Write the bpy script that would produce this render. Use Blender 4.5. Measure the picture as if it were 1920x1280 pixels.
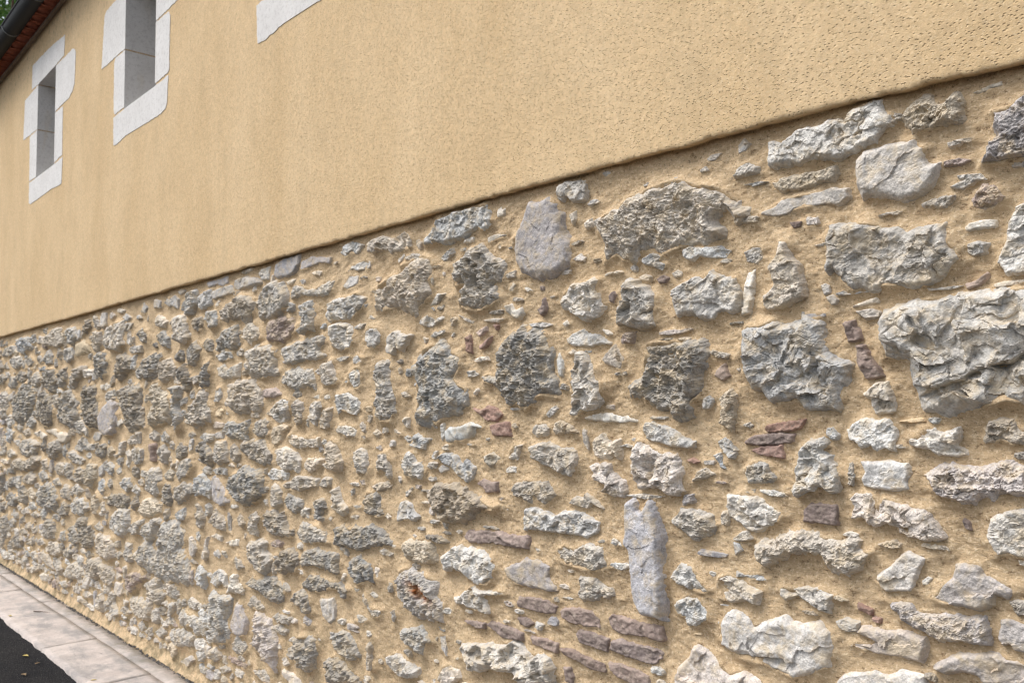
import bpy, math, random
import numpy as np
from mathutils import Matrix, Vector

for _o in list(bpy.data.objects):
    bpy.data.objects.remove(_o)
scene = bpy.context.scene
COL = scene.collection

# ------------------------------------------------------------------ camera
cam_data = bpy.data.cameras.new("camera")
cam = bpy.data.objects.new("camera", cam_data)
COL.objects.link(cam)
scene.camera = cam
_t, _p, _r = math.radians(41.9), math.radians(3.7), math.radians(-0.7)
_fw = Vector((-math.cos(_t) * math.cos(_p), math.sin(_t) * math.cos(_p), math.sin(_p)))
_rt = Vector((math.sin(_t), math.cos(_t), 0.0))
_up = _rt.cross(_fw)
_r2 = _rt * math.cos(_r) + _up * math.sin(_r)
_u2 = -_rt * math.sin(_r) + _up * math.cos(_r)
_m = Matrix((_r2, _u2, -_fw)).transposed().to_4x4()
CAM = Vector((0.0, -1.99, 1.6))
_m.translation = CAM
cam.matrix_world = _m
cam_data.sensor_width = 36.0
cam_data.sensor_fit = 'HORIZONTAL'
cam_data.lens = 30.0
cam_data.clip_start = 0.05
cam_data.clip_end = 2000.0
cam_data.dof.use_dof = True
cam_data.dof.focus_distance = 2.1
cam_data.dof.aperture_fstop = 8.0

# ------------------------------------------------------------------ sky, sun, exposure
SUN_EL, SUN_AZ = math.radians(56), math.radians(218)   # azimuth measured like a compass from +Y
world = bpy.data.worlds.new("World")
scene.world = world
world.use_nodes = True
wn = world.node_tree
sky = wn.nodes.new("ShaderNodeTexSky")
sky.sky_type = 'NISHITA'
sky.sun_disc = False
sky.sun_elevation = SUN_EL
sky.sun_rotation = SUN_AZ
sky.dust_density = 3.0
sky.air_density = 1.0
sky.ozone_density = 1.0
bg = wn.nodes["Background"]
bg.inputs["Strength"].default_value = 0.135
hsv = wn.nodes.new("ShaderNodeHueSaturation")          # a thin bright overcast: paler than a clear blue sky
hsv.inputs["Saturation"].default_value = 0.40
wn.links.new(sky.outputs[0], hsv.inputs["Color"])
wn.links.new(hsv.outputs[0], bg.inputs["Color"])

sun_data = bpy.data.lights.new("sun", 'SUN')
sun_data.energy = 1.6
sun_data.angle = math.radians(32)
sun_data.color = (1.0, 0.97, 0.93)
sun = bpy.data.objects.new("sun", sun_data)
COL.objects.link(sun)
_sd = Vector((math.sin(SUN_AZ) * math.cos(SUN_EL), math.cos(SUN_AZ) * math.cos(SUN_EL), math.sin(SUN_EL)))
sun.rotation_euler = _sd.to_track_quat('Z', 'Y').to_euler()
sun.location = (-6, -8, 12)

scene.view_settings.view_transform = 'Standard'
scene.view_settings.look = 'None'
scene.view_settings.gamma = 1.0
scene.view_settings.use_curve_mapping = False
scene.view_settings.exposure = 0.60
scene.cycles.use_denoising = True
scene.cycles.denoiser = 'OPENIMAGEDENOISE'
scene.cycles.denoising_input_passes = 'RGB_ALBEDO_NORMAL'
scene.cycles.denoising_prefilter = 'ACCURATE'
scene.cycles.denoising_quality = 'HIGH'
scene.cycles.filter_width = 1.25
scene.cycles.max_bounces = 5
scene.cycles.diffuse_bounces = 3

# ------------------------------------------------------------------ helpers
def tag(o, label=None, category=None, group=None, kind=None):
    if label: o["label"] = label
    if category: o["category"] = category
    if group: o["group"] = group
    if kind: o["kind"] = kind
    return o

def empty(name, loc=(0, 0, 0)):
    o = bpy.data.objects.new(name, None)
    o.location = loc
    COL.objects.link(o)
    return o

def link_mesh(name, me, mat, parent=None, loc=(0, 0, 0)):
    if mat is not None and not me.materials:
        me.materials.append(mat)
    o = bpy.data.objects.new(name, me)
    o.location = loc
    if parent is not None:
        o.parent = parent
    COL.objects.link(o)
    return o

def np_mesh(name, V, F, smooth=True, tint=None):
    """V (n,3) floats, F (m,k) ints"""
    me = bpy.data.meshes.new(name)
    V = np.ascontiguousarray(V, dtype=np.float32)
    F = np.ascontiguousarray(F, dtype=np.int32)
    n, k = F.shape
    me.vertices.add(len(V)); me.vertices.foreach_set("co", V.ravel())
    me.loops.add(n * k); me.loops.foreach_set("vertex_index", F.ravel())
    me.polygons.add(n)
    me.polygons.foreach_set("loop_start", np.arange(0, n * k, k, dtype=np.int32))
    me.polygons.foreach_set("use_smooth", np.full(n, bool(smooth)))
    if tint is not None:
        a = me.attributes.new("tint", 'FLOAT_COLOR', 'POINT')
        c = np.ones((len(V), 4), np.float32); c[:, :3] = tint
        a.data.foreach_set("color", c.ravel())
    me.update(calc_edges=True)
    return me

class MB:
    """collects simple solids into one mesh"""
    def __init__(s): s.v = []; s.f = []
    def box(s, x0, x1, y0, y1, z0, z1):
        b = len(s.v)
        s.v += [(x0,y0,z0),(x1,y0,z0),(x1,y1,z0),(x0,y1,z0),(x0,y0,z1),(x1,y0,z1),(x1,y1,z1),(x0,y1,z1)]
        s.f += [tuple(b+i for i in q) for q in ((0,3,2,1),(4,5,6,7),(0,1,5,4),(1,2,6,5),(2,3,7,6),(3,0,4,7))]
        return s
    def prism(s, poly, y0, y1):
        """poly of (x,z) counter-clockwise seen from -Y, front at y0"""
        a = sum(poly[i][0]*poly[(i+1)%len(poly)][1]-poly[(i+1)%len(poly)][0]*poly[i][1] for i in range(len(poly)))
        if a < 0: poly = poly[::-1]
        b = len(s.v); n = len(poly)
        s.v += [(x,y0,z) for x,z in poly] + [(x,y1,z) for x,z in poly]
        s.f.append(tuple(b+i for i in range(n)))
        s.f.append(tuple(b+n+i for i in reversed(range(n))))
        for i in range(n):
            j = (i+1) % n
            s.f.append((b+i, b+n+i, b+n+j, b+j))
        return s
    def tube(s, p0, p1, r0, r1, n=8):
        p0, p1 = Vector(p0), Vector(p1); d = (p1-p0).normalized()
        u = d.orthogonal().normalized(); w = d.cross(u); b = len(s.v)
        for p, r in ((p0, r0), (p1, r1)):
            for i in range(n):
                a = 2*math.pi*i/n
                s.v.append(tuple(p + (u*math.cos(a)+w*math.sin(a))*r))
        for i in range(n):
            j = (i+1) % n
            s.f.append((b+i, b+j, b+n+j, b+n+i))
        s.f.append(tuple(b+i for i in reversed(range(n)))); s.f.append(tuple(b+n+i for i in range(n)))
        return s
    def mesh(s, name, smooth=False):
        me = bpy.data.meshes.new(name); me.from_pydata(s.v, [], s.f); me.update()
        if smooth: me.polygons.foreach_set("use_smooth", [True]*len(me.polygons))
        return me
    def build(s, name, mat, parent=None, loc=(0,0,0), smooth=False):
        return link_mesh(name, s.mesh(name, smooth), mat, parent, loc)

def _hash(ix, iz, seed):
    h = (ix.astype(np.int64)*374761393 + iz.astype(np.int64)*668265263 + seed*1274126177) & 0xffffffff
    h = ((h ^ (h >> 13)) * 1103515245) & 0xffffffff
    h = ((h ^ (h >> 16)) * 2246822519) & 0xffffffff
    return ((h ^ (h >> 15)) & 0xffff) / 65535.0

def vnoise(x, z, seed=0):
    ix = np.floor(x); iz = np.floor(z)
    fx = x-ix; fz = z-iz
    fx = fx*fx*fx*(fx*(fx*6-15)+10); fz = fz*fz*fz*(fz*(fz*6-15)+10)
    a = _hash(ix, iz, seed); b = _hash(ix+1, iz, seed)
    c = _hash(ix, iz+1, seed); d = _hash(ix+1, iz+1, seed)
    return (a*(1-fx)+b*fx)*(1-fz) + (c*(1-fx)+d*fx)*fz * 1.0

def fbm(x, z, seed=0, octv=4, gain=0.5, ridge=False):
    s = np.zeros_like(x); a = 1.0; t = 0.0
    ca, sa = math.cos(0.6), math.sin(0.6)
    for o in range(octv):
        n = vnoise(x, z, seed+o*17)*2-1
        if ridge: n = 1-2*np.abs(n)
        s += a*n; t += a; a *= gain
        x, z = (x*ca - z*sa)*2.03+5.1, (x*sa + z*ca)*2.03+9.7
    return s/t

def sdf(px, pz, poly):
    """signed distance (+ inside) of points to polygon"""
    n = len(poly)
    d2 = np.full(px.shape, 1e9); ins = np.zeros(px.shape, bool)
    for i in range(n):
        ax, az = poly[i]; bx, bz = poly[(i+1) % n]
        ex, ez = bx-ax, bz-az
        l2 = ex*ex+ez*ez+1e-12
        t = np.clip(((px-ax)*ex+(pz-az)*ez)/l2, 0, 1)
        dx = px-(ax+t*ex); dz = pz-(az+t*ez)
        np.minimum(d2, dx*dx+dz*dz, out=d2)
        cond = (az > pz) != (bz > pz)
        if abs(ez) > 1e-12:
            ins ^= cond & (px < ex*(pz-az)/ez+ax)
    d = np.sqrt(d2)
    return np.where(ins, d, -d)

# ------------------------------------------------------------------ materials
def new_mat(name):
    m = bpy.data.materials.new(name); m.use_nodes = True
    nt = m.node_tree
    return m, nt, nt.nodes["Principled BSDF"]

class NG:
    def __init__(s, nt): s.nt = nt; s.pos = None
    def n(s, t, **kw):
        o = s.nt.nodes.new(t)
        for k, v in kw.items(): setattr(o, k, v)
        return o
    def l(s, a, b): s.nt.links.new(a, b)
    def P(s, scale=(1, 1, 1)):
        if s.pos is None: s.pos = s.n("ShaderNodeNewGeometry").outputs["Position"]
        if scale == (1, 1, 1): return s.pos
        m = s.n("ShaderNodeVectorMath", operation='MULTIPLY'); m.inputs[1].default_value = scale
        s.l(s.pos, m.inputs[0]); return m.outputs[0]
    def noise(s, scale, detail=4, rough=0.55, stretch=(1, 1, 1), dist=0.0):
        t = s.n("ShaderNodeTexNoise"); t.inputs["Scale"].default_value = scale
        t.inputs["Detail"].default_value = detail; t.inputs["Roughness"].default_value = rough
        t.inputs["Distortion"].default_value = dist
        s.l(s.P(stretch), t.inputs["Vector"]); return t.outputs["Fac"]
    def vor(s, scale, feature='F1', stretch=(1, 1, 1), out="Distance", rnd=1.0):
        t = s.n("ShaderNodeTexVoronoi", feature=feature); t.inputs["Scale"].default_value = scale
        t.inputs["Randomness"].default_value = rnd
        s.l(s.P(stretch), t.inputs["Vector"]); return t.outputs[out]
    def ramp(s, f, stops):
        r = s.n("ShaderNodeValToRGB"); e = r.color_ramp.elements
        while len(e) < len(stops): e.new(0.5)
        for i, (p, c) in enumerate(stops):
            e[i].position = p; e[i].color = (c, c, c, 1) if not isinstance(c, tuple) else (*c, 1)
        s.l(f, r.inputs[0]); return r.outputs[0]
    def mix(s, f, a, b, mode='MIX'):
        m = s.n("ShaderNodeMix", data_type='RGBA', blend_type=mode)
        for sock, v in ((m.inputs[0], f), (m.inputs[6], a), (m.inputs[7], b)):
            if hasattr(v, "links"): s.l(v, sock)
            elif isinstance(v, tuple): sock.default_value = (*v, 1)
            else: sock.default_value = v
        return m.outputs[2]
    def math(s, op, a, b=None):
        m = s.n("ShaderNodeMath", operation=op)
        for sock, v in ((m.inputs[0], a), (m.inputs[1], b)):
            if v is None: continue
            if hasattr(v, "links"): s.l(v, sock)
            else: sock.default_value = v
        return m.outputs[0]
    def bump(s, h, strength, dist, prev=None):
        b = s.n("ShaderNodeBump"); b.inputs["Strength"].default_value = strength
        b.inputs["Distance"].default_value = dist
        s.l(h, b.inputs["Height"])
        if prev is not None: s.l(prev, b.inputs["Normal"])
        return b.outputs[0]

def mat_stone():
    m, nt, p = new_mat("limestone"); g = NG(nt)
    at = g.n("ShaderNodeAttribute", attribute_name="tint").outputs["Color"]
    big = g.ramp(g.noise(12, 3, .6), [(.28, .82), (.72, 1.18)])
    c = g.mix(1.0, at, big, 'MULTIPLY')
    md = g.ramp(g.noise(48, 5, .75), [(.30, .66), (.46, 1.0), (.70, 1.22)])
    c = g.mix(1.0, c, md, 'MULTIPLY')
    sp = g.ramp(g.noise(210, 2, .7), [(.30, .70), (.5, 1.0), (.70, 1.2)])
    c = g.mix(.9, c, sp, 'MULTIPLY')
    och = g.ramp(g.noise(23, 4, .68, dist=.5), [(.45, 0.0), (.66, .74)])
    c = g.mix(och, c, (.62, .505, .345))
    g.l(c, p.inputs["Base Color"]); p.inputs["Roughness"].default_value = .9
    p.inputs["Specular IOR Level"].default_value = .3
    b1 = g.bump(g.noise(95, 4, .75), .55, .008)
    b2 = g.bump(g.noise(330, 2, .7), .5, .003, b1)
    g.l(b2, p.inputs["Normal"]); return m

def mat_brick():
    m, nt, p = new_mat("old_brick"); g = NG(nt)
    at = g.n("ShaderNodeAttribute", attribute_name="tint").outputs["Color"]
    c = g.mix(1.0, at, g.ramp(g.noise(38, 5, .75), [(.30, .55), (.70, 1.4)]), 'MULTIPLY')
    c = g.mix(g.ramp(g.noise(45, 5, .75), [(.50, 0.0), (.68, .5)]), c, (.56, .46, .36))
    c = g.mix(g.ramp(g.noise(90, 3, .7), [(.60, 0.0), (.74, .5)]), c, (.50, .45, .42))
    g.l(c, p.inputs["Base Color"]); p.inputs["Roughness"].default_value = .9
    p.inputs["Specular IOR Level"].default_value = .2
    g.l(g.bump(g.noise(90, 5, .75), .9, .008), p.inputs["Normal"]); return m

def mat_mortar():
    m, nt, p = new_mat("ochre_mortar"); g = NG(nt)
    c = g.mix(g.ramp(g.noise(3.2, 5, .6), [(.3, 0.0), (.7, 1.0)]), (.56, .405, .243), (.67, .50, .312))
    c = g.mix(g.ramp(g.noise(130, 3, .85), [(.51, 0.0), (.64, .8)]), c, (.84, .69, .48))
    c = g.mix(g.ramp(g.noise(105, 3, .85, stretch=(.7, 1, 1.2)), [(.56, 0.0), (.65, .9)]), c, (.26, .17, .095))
    # moss and damp stains low on the wall
    sep = g.n("ShaderNodeSeparateXYZ"); g.l(g.P(), sep.inputs[0])
    low = g.n("ShaderNodeMapRange"); low.inputs[1].default_value = .85; low.inputs[2].default_value = .02
    g.l(sep.outputs[2], low.inputs[0])
    ms = g.math('MULTIPLY', low.outputs[0], g.ramp(g.noise(11, 5, .7), [(.43, 0.0), (.62, .9)]))
    c = g.mix(ms, c, (.215, .175, .105))
    g.l(c, p.inputs["Base Color"]); p.inputs["Roughness"].default_value = .95
    p.inputs["Specular IOR Level"].default_value = .15
    b2 = g.bump(g.noise(62, 6, .8, stretch=(.7, 1, 1.4)), .8, .010)
    g.l(b2, p.inputs["Normal"]); return m

def mat_render():
    m, nt, p = new_mat("ochre_render"); g = NG(nt)
    c = g.mix(g.ramp(g.noise(1.3, 5, .65, stretch=(1.5, 1, .7)), [(.36, 0.0), (.66, 1.0)]), (.675, .485, .272), (.77, .572, .342))
    c = g.mix(g.ramp(g.noise(150, 3, .85), [(.52, 0.0), (.66, .5)]), c, (.86, .70, .47))
    pit_shade_dots = g.math('MULTIPLY', g.ramp(g.vor(125, stretch=(.75, 1, 1.1)), [(.14, 1.0), (.30, 0.0)]), g.ramp(g.noise(26, 3, .7), [(.36, .08), (.62, .62)]))  # dark sand grains, and the shade inside the bump pits painted as colour
    c = g.mix(pit_shade_dots, c, (.36, .24, .125))
    c = g.mix(1.0, c, g.ramp(g.noise(48, 4, .8), [(.32, .86), (.68, 1.09)]), 'MULTIPLY')
    st = g.ramp(g.noise(5, 4, .6, stretch=(1.5, 1, .6)), [(.52, 0.0), (.78, .24)])
    c = g.mix(st, c, (.47, .36, .22))
    # mildew specks below the eaves
    sep = g.n("ShaderNodeSeparateXYZ"); g.l(g.P(), sep.inputs[0])
    hi = g.n("ShaderNodeMapRange"); hi.inputs[1].default_value = 4.5; hi.inputs[2].default_value = 5.05
    g.l(sep.outputs[2], hi.inputs[0])
    ms = g.math('MULTIPLY', hi.outputs[0], g.ramp(g.noise(22, 5, .7, stretch=(1.4, 1, .8)), [(.55, 0.0), (.68, .9)]))
    c = g.mix(ms, c, (.15, .12, .09))
    g.l(c, p.inputs["Base Color"]); p.inputs["Roughness"].default_value = .95
    p.inputs["Specular IOR Level"].default_value = .15
    b1 = g.bump(g.ramp(g.vor(125, stretch=(.75, 1, 1.1)), [(.10, 0.0), (.34, 1.0)]), .8, .0035)
    b2 = g.bump(g.noise(170, 3, .8), .6, .0032, b1)
    g.l(b2, p.inputs["Normal"]); return m

def mat_plain(name, col, col2, scale, rough=.8, bscale=80, bstr=.3, bdist=.004, spec=.3, stretch=(1, 1, 1), metallic=0):
    m, nt, p = new_mat(name); g = NG(nt)
    c = g.mix(g.ramp(g.noise(scale, 5, .65, stretch=stretch), [(.3, 0.0), (.7, 1.0)]), col, col2)
    g.l(c, p.inputs["Base Color"]); p.inputs["Roughness"].default_value = rough
    p.inputs["Specular IOR Level"].default_value = spec; p.inputs["Metallic"].default_value = metallic
    if bstr: g.l(g.bump(g.noise(bscale, 5, .65), bstr, bdist), p.inputs["Normal"])
    return m

def mat_asphalt():
    m, nt, p = new_mat("asphalt"); g = NG(nt)
    c = g.mix(g.ramp(g.noise(2.5, 5, .6), [(.3, 0.0), (.7, 1.0)]), (.010, .010, .012), (.022, .021, .021))
    sp = g.ramp(g.vor(95, out="Color"), [(.0, .55), (1.0, 1.7)])
    c = g.mix(1.0, c, sp, 'MULTIPLY')
    c = g.mix(g.ramp(g.noise(160, 2, .6), [(.66, 0.0), (.72, .8)]), c, (.22, .21, .19))
    g.l(c, p.inputs["Base Color"]); p.inputs["Roughness"].default_value = .95; p.inputs["Specular IOR Level"].default_value = .15
    h = g.vor(110); b = g.bump(h, 1.0, .008)
    g.l(b, p.inputs["Normal"]); return m

def mat_pavement():
    m, nt, p = new_mat("worn_concrete"); g = NG(nt)
    c = g.mix(g.ramp(g.noise(5, 6, .7, stretch=(1.6, .8, 1)), [(.32, 0.0), (.68, 1.0)]), (.47, .40, .36), (.70, .615, .56))
    c = g.mix(g.ramp(g.noise(2.6, 6, .7, stretch=(1.2, 2.0, 1)), [(.46, 0.0), (.62, .8)]), c, (.25, .235, .23))
    c = g.mix(g.ramp(g.noise(20, 4, .7, stretch=(4, .5, 1)), [(.50, 0.0), (.75, .4)]), c, (.28, .26, .25))
    c = g.mix(g.ramp(g.noise(38, 5, .75), [(.60, 0.0), (.68, .8)]), c, (.13, .12, .11))
    c = g.mix(g.ramp(g.noise(190, 3, .7), [(.35, 0.0), (.75, .35)]), c, (.66, .61, .575))
    sep = g.n("ShaderNodeSeparateXYZ"); g.l(g.P(), sep.inputs[0])
    nr = g.n("ShaderNodeMapRange"); nr.inputs[1].default_value = -.24; nr.inputs[2].default_value = -.03
    g.l(sep.outputs[1], nr.inputs[0])
    dirt = g.math('MULTIPLY', nr.outputs[0], g.ramp(g.noise(8, 5, .7), [(.40, 0.0), (.62, .85)]))
    c = g.mix(dirt, c, (.20, .18, .13))
    g.l(c, p.inputs["Base Color"]); p.inputs["Roughness"].default_value = .9
    b2 = g.bump(g.noise(60, 6, .8), .9, .010)
    g.l(b2, p.inputs["Normal"]); return m

M_STONE, M_BRICK, M_MORTAR, M_RENDER = mat_stone(), mat_brick(), mat_mortar(), mat_render()
M_ASPH, M_PAVE = mat_asphalt(), mat_pavement()
def mat_white():
    m, nt, p = new_mat("white_ashlar"); g = NG(nt)
    c = g.mix(g.ramp(g.noise(5, 5, .65), [(.3, 0.0), (.7, 1.0)]), (.70, .678, .65), (.80, .78, .755))
    c = g.mix(g.ramp(g.noise(45, 4, .8), [(.50, 0.0), (.64, .5)]), c, (.50, .475, .45))
    c = g.mix(g.ramp(g.noise(3, 5, .7, stretch=(2, 2, .6)), [(.58, 0.0), (.75, .4)]), c, (.66, .56, .42))
    g.l(c, p.inputs["Base Color"]); p.inputs["Roughness"].default_value = .88
    g.l(g.bump(g.noise(140, 5, .7), .5, .005), p.inputs["Normal"]); return m
M_WHITE = mat_white()
M_SOFFIT = mat_plain("tile_mortar", (.30, .22, .16), (.45, .35, .26), 12, .95, 90, .4, .006, .15)
M_TILE = mat_plain("terracotta", (.30, .085, .045), (.42, .15, .085), 14, .8, 90, .35, .004, .25)
M_ZINC = mat_plain("dark_zinc", (.006, .007, .009), (.012, .013, .016), 5, .62, 40, .08, .002, .2)
M_WALL = mat_plain("plain_render", (.56, .42, .24), (.64, .49, .29), 2, .95, 60, .4, .01, .15)
M_WOOD = mat_plain("dark_wood", (.05, .035, .025), (.09, .06, .04), 12, .7, 60, .3, .004, .3, stretch=(6, 6, 1))
M_BARK = mat_plain("bark", (.10, .075, .055), (.18, .14, .11), 10, .95, 30, .7, .02, .15)
M_GRAVEL = mat_plain("dark_gravel", (.035, .034, .033), (.20, .19, .18), 45, .9, 120, .5, .003, .2)
M_LEAFY = mat_plain("yellow_leaf", (.45, .34, .09), (.52, .42, .15), 60, .6, 100, .1, .001, .3)
M_LEAFB = mat_plain("brown_leaf", (.15, .10, .05), (.23, .16, .09), 60, .7, 100, .1, .001, .3)

def mat_foliage():
    m, nt, p = new_mat("foliage"); g = NG(nt)
    c = g.mix(g.ramp(g.noise(1.6, 3, .6), [(.35, 0.0), (.65, 1.0)]), (.050, .125, .030), (.13, .24, .055))
    c = g.mix(g.ramp(g.noise(7, 2, .6), [(.58, 0.0), (.70, .8)]), c, (.22, .29, .05))
    g.l(c, p.inputs["Base Color"]); p.inputs["Roughness"].default_value = .55
    tr = g.n("ShaderNodeBsdfTranslucent"); g.l(c, tr.inputs["Color"])
    mx = g.n("ShaderNodeMixShader"); mx.inputs[0].default_value = .3
    g.l(p.outputs[0], mx.inputs[1]); g.l(tr.outputs[0], mx.inputs[2])
    g.l(mx.outputs[0], nt.nodes["Material Output"].inputs["Surface"]); return m
M_FOL = mat_foliage()

# ------------------------------------------------------------------ extents of the place
X0, X1 = -15.0, 3.0          # the house front along X; the wall face is Y = 0, the street lies towards -Y
LEDGE = np.array([(-15, 2.292), (-10.2, 2.292), (-7.19, 2.294), (-5.38, 2.303), (-4.18, 2.307), (-3.32, 2.312),
                  (-2.67, 2.314), (-2.17, 2.315), (-1.77, 2.309), (-1.45, 2.306), (-1.17, 2.306), (-.94, 2.298),
                  (-.75, 2.291), (-.58, 2.286), (3.0, 2.28)])
def ledge_z(x): return np.interp(x, LEDGE[:, 0], LEDGE[:, 1])
RY = -0.035                   # front of the upper render coat

def footprint(x):
    """size of one picture pixel on the wall at x: (along, up)"""
    dx = np.abs(np.asarray(x, float)); r2 = dx*dx + 1.99**2
    z = dx*0.744 + 1.99*0.668
    return np.maximum(z*np.sqrt(r2)/1.99/853*1.05, .0018), z/853

# ------------------------------------------------------------------ ground
def ground():
    # road: one sheet to the horizon, finer near the house
    xs = np.unique(np.concatenate([[-400, -120, -40], np.linspace(-16, 4, 201), [12, 40, 120, 400]]))
    ys = np.unique(np.concatenate([[-400, -120, -30, -10], np.linspace(-5, -.40, 70), [0, 2, 8, 30, 120, 400]]))
    gx, gy = np.meshgrid(xs, ys, indexing='ij')
    gz = -0.022 + 0.004*fbm(gx*1.7, gy*1.7, 3, 3)
    idx = np.arange(gx.size).reshape(gx.shape)
    F = np.stack([idx[:-1, :-1], idx[1:, :-1], idx[1:, 1:], idx[:-1, 1:]], -1).reshape(-1, 4)
    road = link_mesh("road", np_mesh("road", np.stack([gx, gy, gz], -1).reshape(-1, 3), F), M_ASPH)
    tag(road, "dark asphalt road with small pale grit", kind="structure")
    # pavement bed (cement strip under and behind the kerb slabs)
    b = MB().box(X0, X1, -.47, .06, -.16, -.012)
    pav = b.build("pavement", M_PAVE); tag(pav, "narrow worn concrete pavement along the wall foot", kind="structure")
    rng = random.Random(5)
    def slab(name, xa, xb, ya, yb, zt, seed, rag):
        nx = max(4, int((xb-xa)/.035)); ny = max(3, int((yb-ya)/.035))
        u = np.linspace(0, 1, nx); v = np.linspace(0, 1, ny)
        gx, gy = np.meshgrid(xa+(xb-xa)*u, ya+(yb-ya)*v, indexing='ij')
        gz = zt + .0035*fbm(gx*5, gy*5, seed, 3)
        gx0 = gx.copy()
        # ragged street edge
        edge = (gy-ya)/(yb-ya)
        gy = gy + rag*fbm(gx*9, gx*0+seed, seed, 4)*np.clip(1-edge*3, 0, 1)
        e = np.minimum(np.minimum(gx-xa, xb-gx), np.minimum(edge*(yb-ya), (1-edge)*(yb-ya)))
        gz = gz - np.where(e < .004, .0012, 0)
        idx = np.arange(gx.size).reshape(gx.shape)
        F = [np.stack([idx[:-1, :-1], idx[1:, :-1], idx[1:, 1:], idx[:-1, 1:]], -1).reshape(-1, 4)]
        V = [np.stack([gx, gy, gz], -1).reshape(-1, 3)]
        # skirt
        ring = np.concatenate([idx[:, 0], idx[-1, 1:], idx[-2::-1, -1], idx[0, -2:0:-1]])
        low = V[0][ring].copy(); low[:, 2] = zt-.06
        n0 = len(V[0]); k = np.arange(len(ring)); kn = np.roll(k, -1)
        F.append(np.stack([ring[kn], ring[k], n0+k, n0+kn], -1))
        c = np.array([(xa+xb)/2, (ya+yb)/2, 0.0])
        V = np.concatenate([V[0], low])-c
        return link_mesh(name, np_mesh(name, V, np.concatenate(F)), M_PAVE, pav, tuple(c))
    x = X0
    while x < X1-.2:
        L = rng.uniform(.98, 1.22); xb = min(X1, x+L)
        slab("kerb_slab", x+.0007, xb-.0007, -.497+rng.uniform(-.006, .006), -.160, rng.uniform(-.001, .003), rng.randrange(999), .012)
        x = xb
    x = X0
    while x < X1-.2:
        L = rng.uniform(1.5, 2.4); xb = min(X1, x+L)
        slab("cement_strip", x+.003, xb-.003, -.158, -.045, rng.uniform(-.003, .001), rng.randrange(999), .004)
        x = xb
    # dark grit caught along the foot of the wall
    r = np.random.default_rng(8); V = []; F = []; n = 0
    N = 1500
    gx = np.where(r.random(N) < .75, r.uniform(-11, -4.2, N), r.uniform(X0, X1, N))
    dens = fbm(gx*1.3, gx*0, 21, 3)
    for i in range(N):
        if dens[i] < r.uniform(-.7, .25): continue
        s = r.uniform(.003, .009); y = -.038-abs(r.normal(0, .010)); 
        o = r.normal(0, 1, (6, 3))*.22
        base = np.array([(1,0,0),(-1,0,0),(0,1,0),(0,-1,0),(0,0,1),(0,0,-1)], float)+o
        V.append(base*s*np.array([1.3, 1, .8])+(gx[i], y, -.004+s*.5))
        F.append(np.array([(0,2,4),(2,1,4),(1,3,4),(3,0,4),(2,0,5),(1,2,5),(3,1,5),(0,3,5)])+n); n += 6
    gr = link_mesh("grit", np_mesh("grit", np.concatenate(V), np.concatenate(F), False), M_GRAVEL)
    tag(gr, "dark grit and debris caught along the foot of the wall", "grit", kind="stuff")
ground()

# ------------------------------------------------------------------ the house
house = empty("stone_house", (0, 0, 0))
tag(house, "ochre rendered house with rubble stone lower wall and small white framed windows", "house")

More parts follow.
